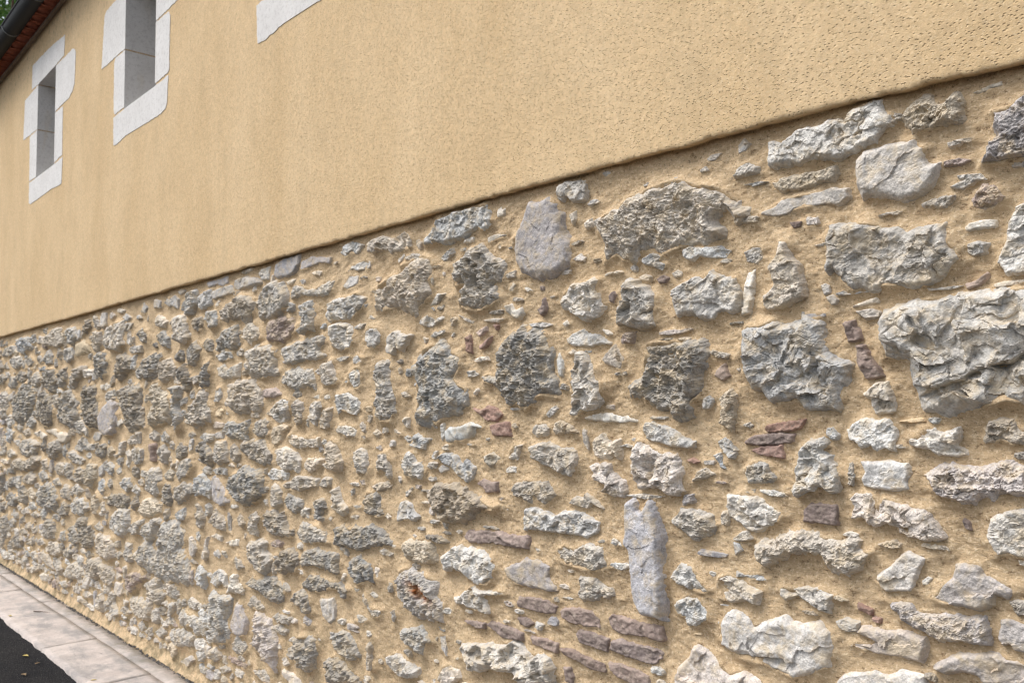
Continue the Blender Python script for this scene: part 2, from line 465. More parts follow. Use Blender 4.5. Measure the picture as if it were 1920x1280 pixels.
STONES = """
g 50 -914,1768 -903,1788 -861,1803 -803,1808 -726,1811 -664,1810 -604,1813 -566,1810 -563,1590 -606,1574 -644,1580 -706,1560 -748,1552 -775,1557 -814,1563 -822,1581 -826,1599 -844,1642 -849,1676 -902,1680 -910,1718
r 50 -1806,2133 -1763,2156 -1710,2176 -1669,2202 -1614,2204 -1566,2212 -1533,2217 -1491,2219 -1447,2205 -1413,2187 -1362,2174 -1321,2159 -1302,2134 -1279,2104 -1260,2080 -1265,2059 -1292,2059 -1304,2083 -1327,2109 -1356,2106 -1365,2085 -1329,2042 -1326,2027 -1355,2020 -1409,2024 -1448,2025 -1471,2021 -1516,2013 -1530,2009 -1566,2027 -1605,2027 -1634,2030 -1664,2002 -1694,2010 -1719,2029 -1766,2018 -1779,2045 -1770,2073 -1785,2105
gb 50 -1284,1760 -1269,1780 -1225,1775 -1180,1788 -1162,1778 -1138,1779 -1115,1777 -1110,1800 -1094,1793 -1057,1767 -1058,1738 -1046,1707 -1021,1683 -996,1666 -1010,1634 -1019,1588 -1024,1558 -1058,1566 -1105,1558 -1125,1582 -1188,1576 -1202,1580 -1223,1604 -1260,1618 -1277,1654 -1290,1704
g 50 -1035,1981 -1024,1999 -1030,2015 -1001,2009 -963,2005 -932,1999 -907,1992 -884,1979 -860,1979 -843,1964 -823,1970 -800,1975 -756,1968 -751,1951 -747,1927 -729,1907 -728,1892 -744,1870 -772,1852 -803,1843 -837,1838 -874,1846 -898,1849 -914,1838 -950,1849 -969,1844 -994,1865 -1005,1892 -1011,1905 -1025,1894 -1037,1908 -1035,1934
s 34 -1375,980 -1357,1015 -1341,1027 -1310,1028 -1284,1014 -1270,998 -1229,1019 -1190,1034 -1167,1020 -1144,1020 -1097,1032 -1067,1016 -1058,976 -1070,939 -1111,914 -1167,889 -1200,895 -1233,906 -1304,905 -1334,918 -1371,924
d 50 -1619,1742 -1596,1755 -1533,1753 -1524,1757 -1490,1751 -1465,1754 -1415,1744 -1400,1713 -1405,1684 -1418,1651 -1419,1617 -1432,1591 -1453,1580 -1458,1550 -1488,1532 -1509,1539 -1535,1564 -1565,1566 -1601,1581 -1637,1601 -1665,1601 -1683,1625 -1654,1645 -1631,1648 -1625,1687 -1610,1714
d 50 -2293,1749 -2263,1775 -2218,1806 -2174,1822 -2154,1848 -2118,1827 -2082,1830 -2042,1809 -2025,1777 -2014,1728 -2010,1684 -2000,1631 -1989,1595 -2040,1605 -2081,1601 -2117,1570 -2148,1547 -2172,1579 -2216,1565 -2260,1584 -2279,1621 -2318,1645 -2365,1656 -2368,1675 -2338,1681 -2291,1673 -2284,1711
g 35 -1185,2261 -1154,2247 -1124,2262 -1098,2273 -1036,2264 -1018,2273 -972,2264 -968,2280 -942,2286 -883,2288 -877,2264 -863,2244 -867,2223 -889,2209 -911,2198 -946,2184 -999,2175 -1039,2187 -1087,2180 -1134,2189 -1170,2189 -1187,2198
sl 50 -1703,1276 -1672,1292 -1658,1287 -1652,1264 -1639,1259 -1626,1277 -1613,1297 -1601,1286 -1586,1245 -1571,1193 -1571,1136 -1567,1080 -1567,1004 -1572,958 -1606,961 -1648,959 -1664,984 -1680,1028 -1686,1105 -1689,1140 -1708,1158 -1703,1197
sl 50 -2177,2145 -2164,2176 -2133,2218 -2109,2265 -2056,2257 -2005,2264 -1978,2230 -1962,2197 -1947,2141 -1916,2102 -1912,2053 -1912,2032 -1939,2013 -1994,1996 -2050,1991 -2108,2008 -2149,2026 -2172,2070 -2181,2108
s 32 -953,2158 -933,2174 -890,2181 -843,2180 -820,2177 -812,2158 -795,2155 -796,2127 -788,2113 -763,2112 -766,2100 -784,2067 -808,2049 -854,2047 -892,2063 -941,2063 -952,2103
r 50 -2792,1728 -2763,1759 -2716,1788 -2654,1806 -2609,1824 -2558,1801 -2552,1771 -2495,1748 -2496,1708 -2531,1670 -2503,1649 -2469,1629 -2463,1569 -2498,1560 -2505,1540 -2569,1532 -2613,1519 -2635,1496 -2665,1509 -2696,1488 -2766,1487 -2773,1528 -2757,1581 -2757,1638 -2772,1670 -2796,1702
sp 41 -1540,792 -1521,833 -1486,865 -1468,905 -1447,918 -1422,906 -1387,892 -1364,869 -1340,863 -1310,873 -1265,865 -1243,852 -1245,815 -1541,748
rp 30 -822,1411 -799,1430 -763,1438 -734,1433 -711,1429 -690,1438 -677,1447 -652,1453 -630,1444 -609,1439 -609,1382 -636,1380 -665,1383 -681,1366 -711,1375 -727,1359 -753,1360 -785,1367 -807,1380 -814,1394
rp 40 -646,2199 -619,2197 -585,2220 -562,2227 -559,2150 -573,2087 -615,2086 -644,2087 -673,2093 -662,2117 -656,2140 -641,2145 -647,2170
r 32 -1267,1204 -1249,1220 -1209,1224 -1198,1239 -1141,1254 -1086,1251 -1050,1237 -1002,1255 -981,1249 -986,1223 -953,1225 -975,1195 -1014,1161 -1062,1172 -1078,1200 -1114,1208 -1162,1196 -1201,1176 -1231,1157 -1255,1169
g 37 -652,1874 -641,1898 -633,1914 -627,1956 -612,1974 -611,1988 -595,1992 -577,1995 -565,1954 -573,1844 -607,1841 -634,1849 -647,1865
g 46 -2513,683 -2491,709 -2378,723 -2323,729 -2219,763 -2162,756 -2126,736 -2090,752 -2037,750 -2021,715 -2022,681 -2122,651 -2183,642 -2220,664 -2278,657 -2345,661 -2393,623 -2449,621 -2477,652
r 50 -2516,2084 -2502,2113 -2446,2121 -2439,2150 -2365,2150 -2333,2117 -2282,2097 -2244,2083 -2239,2039 -2252,2003 -2289,2016 -2315,2004 -2271,1957 -2303,1931 -2362,1911 -2422,1916 -2490,1941 -2475,1980 -2454,2018 -2503,2017 -2520,2049
g 41 -1511,1897 -1480,1914 -1429,1928 -1409,1914 -1388,1923 -1371,1940 -1340,1922 -1337,1914 -1298,1911 -1298,1892 -1284,1869 -1285,1841 -1312,1821 -1339,1830 -1359,1825 -1376,1807 -1420,1814 -1436,1830 -1492,1823 -1503,1858
r 50 -3063,2025 -3049,2069 -2977,2084 -2959,2105 -2881,2108 -2872,2134 -2789,2157 -2724,2162 -2670,2137 -2662,2105 -2678,2054 -2671,2006 -2710,1978 -2758,1950 -2791,1923 -2840,1957 -2899,1978 -2959,1972 -3022,1963 -3067,1980
gp 30 -1002,1347 -986,1359 -952,1361 -937,1348 -934,1333 -916,1353 -895,1348 -881,1340 -855,1338 -824,1337 -803,1308 -785,1275 -824,1266 -866,1275 -886,1279 -888,1291 -909,1295 -933,1289 -957,1291 -969,1309 -988,1301 -1001,1303 -987,1326
s 26 -1051,902 -1031,925 -993,938 -955,950 -925,947 -895,968 -844,969 -839,945 -846,914 -1046,869
rp 24 -918,1113 -896,1121 -867,1124 -854,1105 -828,1106 -795,1115 -765,1114 -710,1116 -705,1107 -712,1061 -738,1058 -767,1059 -800,1050 -836,1061 -858,1072 -892,1078 -898,1092 -915,1104
sp 24 -815,1142 -795,1171 -772,1194 -766,1221 -731,1229 -716,1224 -712,1208 -689,1202 -653,1188 -651,1180 -666,1164 -686,1169 -692,1146 -718,1131 -743,1133 -775,1134 -802,1138
gp 45 -1663,1443 -1642,1466 -1607,1453 -1586,1442 -1552,1431 -1506,1433 -1498,1407 -1491,1377 -1485,1329 -1505,1316 -1547,1317 -1568,1328 -1611,1329 -1651,1327 -1668,1353 -1669,1388 -1671,1412
g 32 -693,1329 -659,1348 -631,1357 -612,1360 -615,1259 -640,1254 -654,1261 -680,1255 -689,1274 -701,1290 -694,1313
g 45 -1130,1449 -1117,1470 -1097,1483 -1066,1487 -1060,1474 -1073,1458 -1071,1448 -1049,1445 -1038,1423 -1024,1398 -1026,1375 -1031,1359 -1047,1356 -1070,1373 -1083,1372 -1085,1356 -1105,1356 -1134,1340 -1150,1356 -1139,1379 -1138,1409
sp 18 -822,989 -795,1012 -764,1032 -722,1039 -691,1046 -666,1038 -632,1034 -629,1000 -669,989 -719,980 -734,994 -763,996 -799,980
ro 50 -2913,851 -2897,901 -2848,928 -2786,925 -2710,915 -2658,901 -2652,852 -2616,823 -2610,760 -2653,758 -2711,753 -2787,746 -2834,759 -2865,790 -2914,804
gw 47 -1160,1992 -1144,1985 -1134,1953 -1111,1924 -1103,1896 -1102,1875 -1098,1844 -1127,1833 -1167,1819 -1200,1814 -1216,1832 -1212,1857 -1194,1866 -1177,1882 -1183,1899 -1189,1914 -1196,1928 -1175,1947 -1164,1970
g 50 -1900,1723 -1887,1741 -1859,1734 -1836,1712 -1809,1682 -1801,1652 -1780,1639 -1784,1582 -1817,1557 -1849,1549 -1877,1553 -1902,1534 -1928,1540 -1915,1587 -1905,1621 -1916,1655 -1913,1685 -1888,1697
dc 45 -2689,1243 -2657,1266 -2581,1278 -2522,1284 -2472,1267 -2451,1250 -2416,1252 -2368,1232 -2289,1214 -2302,1201 -2389,1197 -2424,1170 -2473,1151 -2553,1139 -2620,1138 -2658,1165 -2681,1203
rc 28 -836,2249 -812,2266 -792,2276 -773,2269 -763,2251 -749,2245 -732,2262 -716,2266 -707,2241 -712,2212 -715,2194 -738,2196 -765,2196 -796,2194 -818,2194 -834,2218 -841,2235
g 48 -1691,1908 -1678,1931 -1677,1951 -1643,1944 -1634,1927 -1605,1920 -1572,1894 -1576,1839 -1575,1802 -1617,1796 -1647,1800 -1681,1806 -1716,1814 -1716,1832 -1706,1852 -1706,1872 -1688,1875
r 50 -5539,798 -5449,850 -5289,866 -5150,826 -5164,749 -5214,702 -5163,702 -5110,613 -5042,556 -5139,508 -5294,506 -5417,481 -5527,487 -5603,519 -5737,493 -5897,508 -5982,564 -5944,629 -5765,694 -5686,674 -5665,619 -5627,631 -5554,697
g 33 -2719,2221 -2661,2255 -2628,2287 -2565,2290 -2488,2295 -2392,2299 -2328,2296 -2322,2273 -2302,2236 -2316,2204 -2358,2207 -2386,2224 -2437,2207 -2482,2193 -2550,2197 -2605,2192 -2645,2205 -2711,2199
g 40 -2612,1005 -2545,1042 -2502,1062 -2460,1052 -2439,1059 -2399,1054 -2326,1034 -2307,1004 -2327,959 -2341,939 -2407,930 -2448,943 -2489,967 -2546,969 -2605,952
sp 16 -997,1032 -987,1046 -953,1052 -922,1050 -892,1052 -841,1048 -838,1032 -851,996 -895,998 -931,994 -980,996 -1014,999 -1001,1008 -967,1008 -948,1018 -972,1028
g 29 -1347,1326 -1309,1334 -1260,1332 -1228,1314 -1186,1296 -1192,1276 -1249,1243 -1289,1243 -1304,1259 -1338,1270 -1348,1294
g 42 -1956,1920 -1921,1948 -1905,1961 -1844,1962 -1829,1971 -1794,1962 -1800,1937 -1786,1902 -1775,1876 -1797,1844 -1847,1835 -1877,1845 -1912,1869 -1954,1885
gb 26 -2153,1219 -2102,1225 -2054,1218 -2007,1205 -1972,1225 -1921,1228 -1860,1218 -1823,1205 -1829,1184 -1867,1158 -1911,1161 -1985,1160 -2055,1159 -2154,1152
r 50 -3073,1688 -3054,1738 -3031,1759 -2963,1751 -2949,1701 -2934,1652 -2913,1602 -2921,1548 -2957,1504 -3017,1504 -3062,1531 -3054,1559 -3074,1576 -3054,1604 -3054,1643
s 18 -972,1435 -943,1434 -906,1440 -860,1438 -853,1417 -861,1401 -861,1377 -894,1374 -939,1374 -966,1380 -972,1395 -962,1412
gw 25 -1004,1508 -982,1531 -945,1539 -924,1534 -900,1539 -886,1513 -888,1464 -912,1469 -930,1463 -947,1475 -969,1469 -984,1483 -999,1489
s 25 -943,1170 -907,1201 -886,1225 -868,1239 -849,1232 -829,1227 -842,1203 -854,1175 -864,1150 -892,1146 -921,1141 -935,1149
sl 24 -2261,1008 -2228,1021 -2183,1031 -2158,1052 -2102,1057 -2031,1046 -2044,1010 -2004,973 -2039,963 -2116,965 -2191,963 -2248,982
d 36 -3408,955 -3403,1020 -3339,1049 -3268,1033 -3238,1054 -3188,1041 -3111,1066 -3028,1057 -2956,1016 -2956,995 -3028,1003 -3093,985 -3169,959 -3258,955 -3339,957
r 27 -2000,1100 -1966,1121 -1922,1113 -1884,1134 -1800,1139 -1791,1103 -1766,1078 -1817,1062 -1870,1057 -1923,1058 -1979,1064
g 34 -2115,1431 -2091,1438 -2034,1451 -1990,1439 -1952,1432 -1920,1420 -1910,1391 -1932,1341 -1970,1345 -2013,1365 -2058,1376 -2098,1392
s 14 -1215,2078 -1180,2083 -1157,2100 -1102,2101 -1048,2101 -1021,2106 -984,2096 -981,2076 -1009,2064 -1039,2071 -1085,2072 -1121,2071 -1140,2059 -1181,2060 -1219,2072
gw 22 -854,1493 -831,1497 -825,1512 -800,1517 -781,1507 -762,1516 -746,1522 -749,1499 -758,1481 -737,1470 -735,1463 -764,1459 -791,1459 -815,1473 -841,1473 -852,1481
r 29 -1538,1244 -1507,1265 -1502,1284 -1473,1282 -1441,1277 -1405,1266 -1390,1242 -1402,1219 -1451,1194 -1484,1204 -1500,1221 -1521,1230
r 19 -697,1498 -687,1535 -667,1541 -640,1541 -624,1524 -610,1513 -612,1488 -645,1488 -664,1498 -675,1490 -695,1489
d 50 -4516,1135 -4493,1194 -4385,1223 -4362,1244 -4234,1237 -4134,1225 -4106,1189 -4111,1123 -4154,1098 -4198,1072 -4323,1052 -4442,1071 -4503,1101
g 24 -1386,1076 -1379,1105 -1351,1116 -1310,1107 -1280,1094 -1247,1088 -1260,1052 -1296,1057 -1335,1045 -1373,1050
r 50 -4762,526 -4680,550 -4630,534 -4533,560 -4473,546 -4484,498 -4518,422 -4470,366 -4551,294 -4661,267 -4737,289 -4777,355 -4741,433 -4729,489
sp 17 -687,1077 -680,1119 -666,1124 -642,1119 -624,1117 -626,1060 -657,1060 -663,1072 -680,1067
rc 16 -1184,2148 -1161,2156 -1117,2158 -1071,2156 -1036,2155 -1009,2161 -1003,2140 -1017,2126 -1048,2123 -1083,2119 -1118,2117 -1151,2120 -1173,2134
r 50 -4533,1604 -4490,1638 -4528,1674 -4431,1702 -4289,1710 -4187,1686 -4142,1629 -4141,1568 -4174,1529 -4252,1545 -4276,1579 -4309,1534 -4403,1528 -4501,1551
rp 50 -4204,514 -4163,520 -4102,504 -4034,505 -4004,468 -3975,422 -3965,347 -3973,273 -4040,291 -4110,329 -4170,329 -4211,363 -4202,429
r 27 -2218,1277 -2199,1305 -2143,1317 -2101,1315 -2048,1321 -2020,1303 -2000,1278 -2026,1259 -2050,1240 -2084,1259 -2108,1271 -2120,1239 -2163,1253 -2212,1259
g 35 -3479,1986 -3469,2034 -3384,2051 -3302,2050 -3213,2059 -3155,2031 -3174,1992 -3232,1961 -3302,1948 -3404,1962 -3457,1953
g 28 -1536,1005 -1515,1023 -1481,1042 -1445,1036 -1415,1008 -1419,986 -1456,960 -1488,957 -1495,981 -1516,982
r 50 -4301,1835 -4278,1862 -4190,1880 -4083,1880 -3999,1849 -3988,1795 -3998,1758 -3957,1740 -4059,1716 -4144,1707 -4276,1733 -4299,1762
gw 25 -956,1597 -940,1613 -928,1622 -899,1625 -891,1606 -883,1584 -884,1556 -908,1553 -931,1549 -939,1569 -941,1585 -952,1588
g 37 -3897,1856 -3807,1866 -3683,1884 -3520,1894 -3511,1870 -3546,1829 -3502,1798 -3581,1782 -3645,1789 -3710,1787 -3806,1771 -3886,1779 -3896,1820
d 42 -3470,440 -3406,467 -3301,456 -3254,429 -3209,421 -3200,390 -3455,336 -3475,384
gp 33 -1850,1380 -1823,1386 -1803,1380 -1784,1399 -1755,1390 -1751,1366 -1710,1340 -1701,1313 -1711,1292 -1753,1294 -1786,1304 -1781,1328 -1824,1338 -1824,1359
g 19 -1195,1109 -1161,1108 -1130,1118 -1086,1118 -1056,1109 -1065,1064 -1088,1066 -1107,1075 -1134,1088 -1151,1095 -1180,1076 -1194,1089
g 50 -4172,2118 -4120,2158 -4058,2195 -3997,2195 -3977,2171 -3938,2183 -3879,2124 -3878,2077 -3907,2047 -3965,2020 -4086,2013 -4149,2023 -4150,2072
gw 23 -1634,1495 -1626,1520 -1603,1519 -1553,1510 -1526,1500 -1496,1478 -1449,1468 -1454,1453 -1501,1450 -1563,1461 -1614,1468
d 50 -3788,423 -3754,477 -3678,500 -3589,511 -3564,474 -3580,415 -3588,372 -3644,338 -3710,343 -3744,374 -3787,385
t 11 -1788,920 -1770,933 -1713,933 -1654,932 -1582,929 -1576,901 -1588,893 -1640,896 -1715,888 -1766,892
t 11 -1771,859 -1745,870 -1665,864 -1585,861 -1585,848 -1609,824 -1667,822 -1741,826 -1780,830
t 12 -2477,1092 -2461,1111 -2394,1120 -2288,1124 -2200,1124 -2138,1127 -2139,1089 -2201,1086 -2323,1088 -2447,1074
d 50 -6356,1660 -6272,1709 -6065,1714 -5944,1688 -5939,1593 -5915,1498 -5873,1428 -6151,1384 -6238,1464 -6329,1561
rc 29 -2889,1011 -2839,1037 -2775,1046 -2689,1042 -2674,1009 -2667,979 -2705,962 -2799,958 -2864,966
g 32 -2548,862 -2512,872 -2454,909 -2419,924 -2371,912 -2259,928 -2253,918 -2358,902 -2378,888 -2345,851 -2345,837 -2400,833 -2476,844 -2512,843
r 26 -1902,1033 -1851,1035 -1816,1024 -1772,1017 -1763,995 -1787,983 -1822,986 -1827,969 -1878,958 -1909,970
rc 28 -1359,1584 -1346,1605 -1326,1614 -1310,1598 -1312,1555 -1316,1526 -1324,1494 -1343,1512 -1361,1519 -1355,1548
d 31 -3715,853 -3693,884 -3571,912 -3480,905 -3383,907 -3368,882 -3360,834 -3415,827 -3496,834 -3579,837 -3701,817
gw 40 -3460,1898 -3450,1934 -3372,1941 -3287,1930 -3251,1892 -3242,1850 -3278,1828 -3353,1814 -3411,1835 -3440,1867
r 35 -2903,668 -2846,693 -2745,721 -2708,702 -2678,672 -2731,653 -2746,609 -2800,620 -2847,626 -2879,646
t 11 -1122,1309 -1104,1326 -1067,1325 -1036,1326 -1035,1304 -1036,1281 -1079,1280 -1127,1279
gw 27 -3114,2250 -3076,2280 -3010,2282 -2928,2259 -2857,2277 -2815,2254 -2807,2209 -2875,2202 -2946,2200 -3010,2225 -3057,2220 -3105,2226
rt 20 -698,2015 -689,2032 -676,2047 -652,2040 -638,2018 -632,2011 -654,1994 -674,1990 -696,2001
d 39 -3286,855 -3268,903 -3196,934 -3119,909 -3085,869 -3085,836 -3144,839 -3196,810 -3250,826
r 21 -1293,1393 -1280,1411 -1250,1423 -1221,1420 -1208,1397 -1194,1384 -1209,1369 -1245,1367 -1281,1362
rt 37 -4097,1963 -4065,2004 -3960,2012 -3830,1998 -3780,1948 -3780,1927 -3878,1891 -3918,1888 -4063,1896 -4085,1924
g 22 -1542,1081 -1510,1124 -1473,1116 -1449,1093 -1413,1066 -1418,1056 -1475,1059 -1512,1067
rw 25 -1832,1466 -1799,1483 -1780,1471 -1766,1455 -1724,1466 -1725,1407 -1753,1415 -1772,1406 -1821,1408 -1835,1428
gw 26 -1969,2295 -1931,2302 -1899,2296 -1845,2289 -1846,2243 -1859,2226 -1906,2229 -1932,2257 -1949,2238 -1973,2251
rc 50 -5758,1651 -5725,1710 -5604,1730 -5533,1656 -5399,1618 -5397,1546 -5443,1473 -5575,1450 -5749,1441 -5717,1523 -5667,1575
d 37 -3412,518 -3402,560 -3337,594 -3273,577 -3229,540 -3211,504 -3282,474 -3365,486
r 44 -4631,2087 -4554,2136 -4405,2164 -4308,2155 -4237,2114 -4237,2068 -4294,2020 -4342,2012 -4378,2044 -4477,2045 -4591,2036
r 50 -5095,1521 -5039,1581 -4955,1626 -4929,1672 -4832,1651 -4804,1587 -4762,1536 -4761,1472 -4855,1477 -4992,1437 -5064,1455
rw 35 -3897,1703 -3868,1743 -3790,1741 -3761,1758 -3714,1744 -3622,1741 -3595,1696 -3586,1643 -3640,1658 -3760,1648 -3828,1656 -3887,1678
t 12 -1989,909 -1974,922 -1917,929 -1852,932 -1820,913 -1821,888 -1880,882 -1947,882 -1981,889
gb 32 -2633,1372 -2611,1388 -2574,1390 -2531,1381 -2496,1348 -2461,1374 -2421,1342 -2425,1303 -2456,1289 -2511,1308 -2546,1336 -2596,1349
d 25 -3707,735 -3635,782 -3547,792 -3462,784 -3364,789 -3285,774 -3301,733 -3332,724 -3372,757 -3454,754 -3538,721 -3625,719 -3697,717
g 27 -2998,548 -2930,577 -2864,564 -2784,544 -2785,518 -2856,498 -2930,493 -2990,518
d 50 -7947,1585 -7817,1683 -7612,1710 -7436,1632 -7372,1518 -7391,1396 -7616,1383 -7889,1438 -7926,1516
d 50 -9564,1534 -9496,1695 -9217,1793 -8900,1766 -8815,1666 -8878,1535 -9021,1424 -9297,1388 -9508,1419
r 33 -2882,1351 -2843,1384 -2805,1380 -2790,1349 -2753,1350 -2724,1315 -2739,1278 -2768,1287 -2806,1280 -2844,1289 -2882,1319
t 11 -1789,788 -1738,795 -1678,792 -1635,782 -1631,760 -1689,747 -1744,755 -1774,768
g 17 -1474,2012 -1452,2019 -1413,2010 -1350,2007 -1334,1996 -1314,1991 -1331,1973 -1372,1976 -1414,1987 -1440,1977 -1466,1988
d 32 -3163,1152 -3146,1198 -3086,1207 -3037,1205 -3021,1156 -3005,1119 -3054,1104 -3104,1111 -3155,1118
t 15 -969,1712 -953,1713 -941,1686 -921,1657 -910,1637 -949,1632 -960,1651 -969,1674
d 50 -7279,1653 -7220,1717 -7046,1732 -6948,1704 -6917,1596 -6865,1516 -6882,1410 -7048,1390 -7174,1424 -7233,1542
gw 34 -3390,1618 -3337,1623 -3280,1632 -3216,1599 -3194,1558 -3234,1529 -3299,1541 -3346,1552 -3375,1526 -3385,1570
r 49 -4269,858 -4206,870 -4125,895 -4085,883 -4114,853 -4084,819 -4025,805 -4044,776 -4103,721 -4163,729 -4215,755 -4257,804
d 35 -4287,654 -4235,688 -4166,666 -4122,699 -4035,716 -3950,703 -3878,672 -3908,642 -3991,598 -4088,619 -4166,639 -4234,634
d 38 -4102,967 -4082,1005 -4093,1041 -4041,1035 -3991,1055 -3950,1038 -3891,1048 -3881,1013 -3862,984 -3833,937 -3890,941 -3979,927 -4050,940
g 20 -1945,1783 -1914,1801 -1869,1811 -1837,1796 -1805,1790 -1785,1772 -1759,1761 -1811,1761 -1854,1755 -1920,1763
rw 44 -3470,1402 -3441,1415 -3399,1398 -3374,1356 -3342,1322 -3358,1286 -3407,1269 -3457,1288 -3470,1342
r 34 -4368,1350 -4333,1385 -4204,1383 -4115,1386 -4081,1349 -4016,1319 -4026,1292 -4113,1271 -4191,1273 -4272,1303 -4343,1322
r 29 -3758,960 -3735,996 -3707,1025 -3643,1019 -3571,1017 -3502,991 -3459,954 -3545,945 -3642,932 -3716,935
w 20 -2601,1474 -2570,1489 -2503,1493 -2444,1509 -2374,1493 -2381,1485 -2423,1492 -2431,1463 -2496,1441 -2594,1436
g 46 -3726,2025 -3710,2059 -3623,2067 -3599,2011 -3575,1946 -3591,1918 -3630,1925 -3693,1909 -3717,1926 -3701,1954
t 9 -1291,1470 -1270,1486 -1220,1496 -1175,1499 -1146,1493 -1150,1477 -1198,1469 -1251,1467
t 10 -2198,890 -2191,922 -2121,929 -2060,928 -2012,920 -2019,896 -2085,887 -2154,888
gw 35 -3968,1329 -3949,1361 -3851,1364 -3767,1342 -3730,1304 -3738,1249 -3812,1260 -3879,1251 -3928,1274
t 11 -1922,854 -1906,865 -1846,866 -1786,859 -1795,821 -1852,822 -1907,824
sl 50 -6820,1490 -6733,1560 -6537,1620 -6470,1578 -6442,1451 -6480,1375 -6675,1345 -6791,1386
s 24 -2650,548 -2613,594 -2571,612 -2523,603 -2509,577 -2558,543 -2650,523
g 32 -2983,1835 -2970,1862 -2929,1876 -2865,1856 -2818,1853 -2850,1817 -2881,1792 -2921,1815 -2938,1778 -2979,1785
d 41 -3950,814 -3932,836 -3885,837 -3886,872 -3813,880 -3751,852 -3746,823 -3786,774 -3848,786 -3903,744 -3950,763
sl 22 -4010,2231 -4000,2283 -3916,2299 -3773,2302 -3739,2303 -3748,2253 -3803,2223 -3894,2212 -3989,2212
g 50 -6701,2044 -6673,2146 -6540,2164 -6324,2166 -6308,2056 -6295,2005 -6398,1959 -6641,1980
r 36 -3233,1374 -3195,1393 -3158,1382 -3143,1349 -3136,1309 -3143,1281 -3218,1278 -3226,1317
rw 40 -3421,1195 -3386,1209 -3351,1176 -3326,1142 -3275,1128 -3283,1099 -3334,1078 -3403,1108 -3417,1148
r 36 -3066,1326 -3042,1371 -2989,1378 -2959,1340 -2945,1298 -2945,1271 -2967,1264 -2997,1295 -3035,1305 -3066,1292
s 23 -2918,1140 -2898,1178 -2857,1192 -2817,1184 -2794,1150 -2770,1136 -2794,1113 -2849,1119 -2923,1102
rw 24 -3834,2113 -3804,2145 -3735,2148 -3677,2122 -3582,2118 -3509,2134 -3429,2138 -3438,2103 -3473,2078 -3582,2084 -3696,2099 -3824,2094
t 10 -1996,789 -1943,795 -1882,783 -1807,783 -1802,760 -1856,752 -1910,765 -1978,774
r 38 -4712,1887 -4688,1947 -4585,1990 -4461,2013 -4423,1950 -4422,1890 -4508,1883 -4609,1894 -4699,1877
r 50 -6518,731 -6436,813 -6334,871 -6150,862 -6125,768 -6201,681 -6322,660 -6472,686
s 20 -1789,1712 -1762,1740 -1738,1757 -1719,1732 -1701,1711 -1714,1679 -1744,1688 -1777,1697
gw 37 -3516,1730 -3479,1772 -3433,1776 -3424,1739 -3389,1684 -3406,1666 -3478,1658 -3525,1674
d 30 -3518,870 -3489,909 -3384,908 -3365,869 -3374,815 -3450,830 -3508,847
s 29 -3530,700 -3467,704 -3425,714 -3405,673 -3411,623 -3452,595 -3501,618 -3516,657
t 11 -2362,797 -2334,809 -2259,811 -2175,799 -2175,777 -2260,768 -2320,781
r 31 -4587,1427 -4556,1481 -4455,1482 -4393,1471 -4286,1496 -4285,1444 -4307,1392 -4404,1396 -4528,1398
gw 36 -4022,1551 -3965,1593 -3908,1603 -3843,1592 -3852,1531 -3870,1495 -3935,1483 -3993,1504 -4022,1530
d 50 -8560,1543 -8524,1690 -8364,1710 -8202,1646 -8115,1524 -8183,1432 -8334,1378 -8499,1418
g 29 -3151,1885 -3113,1900 -3055,1896 -3031,1867 -3040,1833 -3080,1813 -3147,1821
d 45 -5979,1784 -5905,1875 -5755,1900 -5574,1907 -5573,1877 -5660,1820 -5675,1738 -5842,1742
g 24 -3896,1176 -3866,1198 -3806,1202 -3777,1233 -3691,1238 -3570,1226 -3579,1197 -3671,1186 -3728,1163 -3806,1167 -3876,1167
tr 9 -1225,1508 -1217,1519 -1172,1526 -1111,1534 -1126,1512 -1162,1504 -1218,1500
r 43 -7024,353 -6976,420 -6825,448 -6674,416 -6507,414 -6435,366 -6477,302 -6618,290 -6743,339 -6890,285 -6969,308
d 33 -3805,641 -3770,685 -3700,712 -3639,680 -3622,631 -3631,606 -3690,606 -3769,632
r 47 -5793,1107 -5729,1170 -5583,1170 -5548,1106 -5560,1010 -5672,996 -5772,1011
g 50 -5370,2112 -5282,2127 -5195,2113 -5150,2048 -5120,1977 -5161,1945 -5306,1973 -5338,2039
r 44 -6865,583 -6809,640 -6690,627 -6507,622 -6460,577 -6435,514 -6543,468 -6680,468 -6824,501
tr 9 -1269,1450 -1243,1461 -1180,1468 -1174,1433 -1207,1438 -1244,1440
g 50 -5345,1687 -5250,1685 -5248,1616 -5282,1574 -5221,1505 -5230,1429 -5311,1407 -5337,1462 -5316,1532 -5342,1603
w 18 -1267,1931 -1241,1931 -1245,1881 -1258,1810 -1284,1807 -1282,1864
w 10 -1875,1529 -1833,1542 -1773,1547 -1721,1535 -1700,1537 -1665,1523 -1726,1521 -1784,1518 -1833,1523
gw 22 -3872,1415 -3822,1426 -3695,1414 -3601,1412 -3537,1428 -3546,1380 -3647,1377 -3742,1364 -3821,1381
g 18 -1271,1979 -1244,1990 -1218,1987 -1217,1955 -1235,1941 -1263,1951
gb 20 -1373,1471 -1350,1484 -1332,1476 -1311,1448 -1319,1426 -1334,1426 -1352,1443 -1366,1457
r 12 -808,2029 -785,2033 -754,2037 -733,2034 -736,2024 -755,2010 -786,2016 -805,2021
r 35 -6105,255 -6065,284 -5884,305 -5710,303 -5688,248 -5743,194 -5938,183 -6040,204
d 50 -8410,829 -8289,908 -8069,882 -7942,792 -7963,692 -8204,662 -8369,730
r 14 -664,1160 -647,1168 -626,1167 -628,1137 -649,1133
r 14 -1299,2195 -1285,2211 -1254,2220 -1220,2202 -1221,2186 -1259,2184 -1297,2185
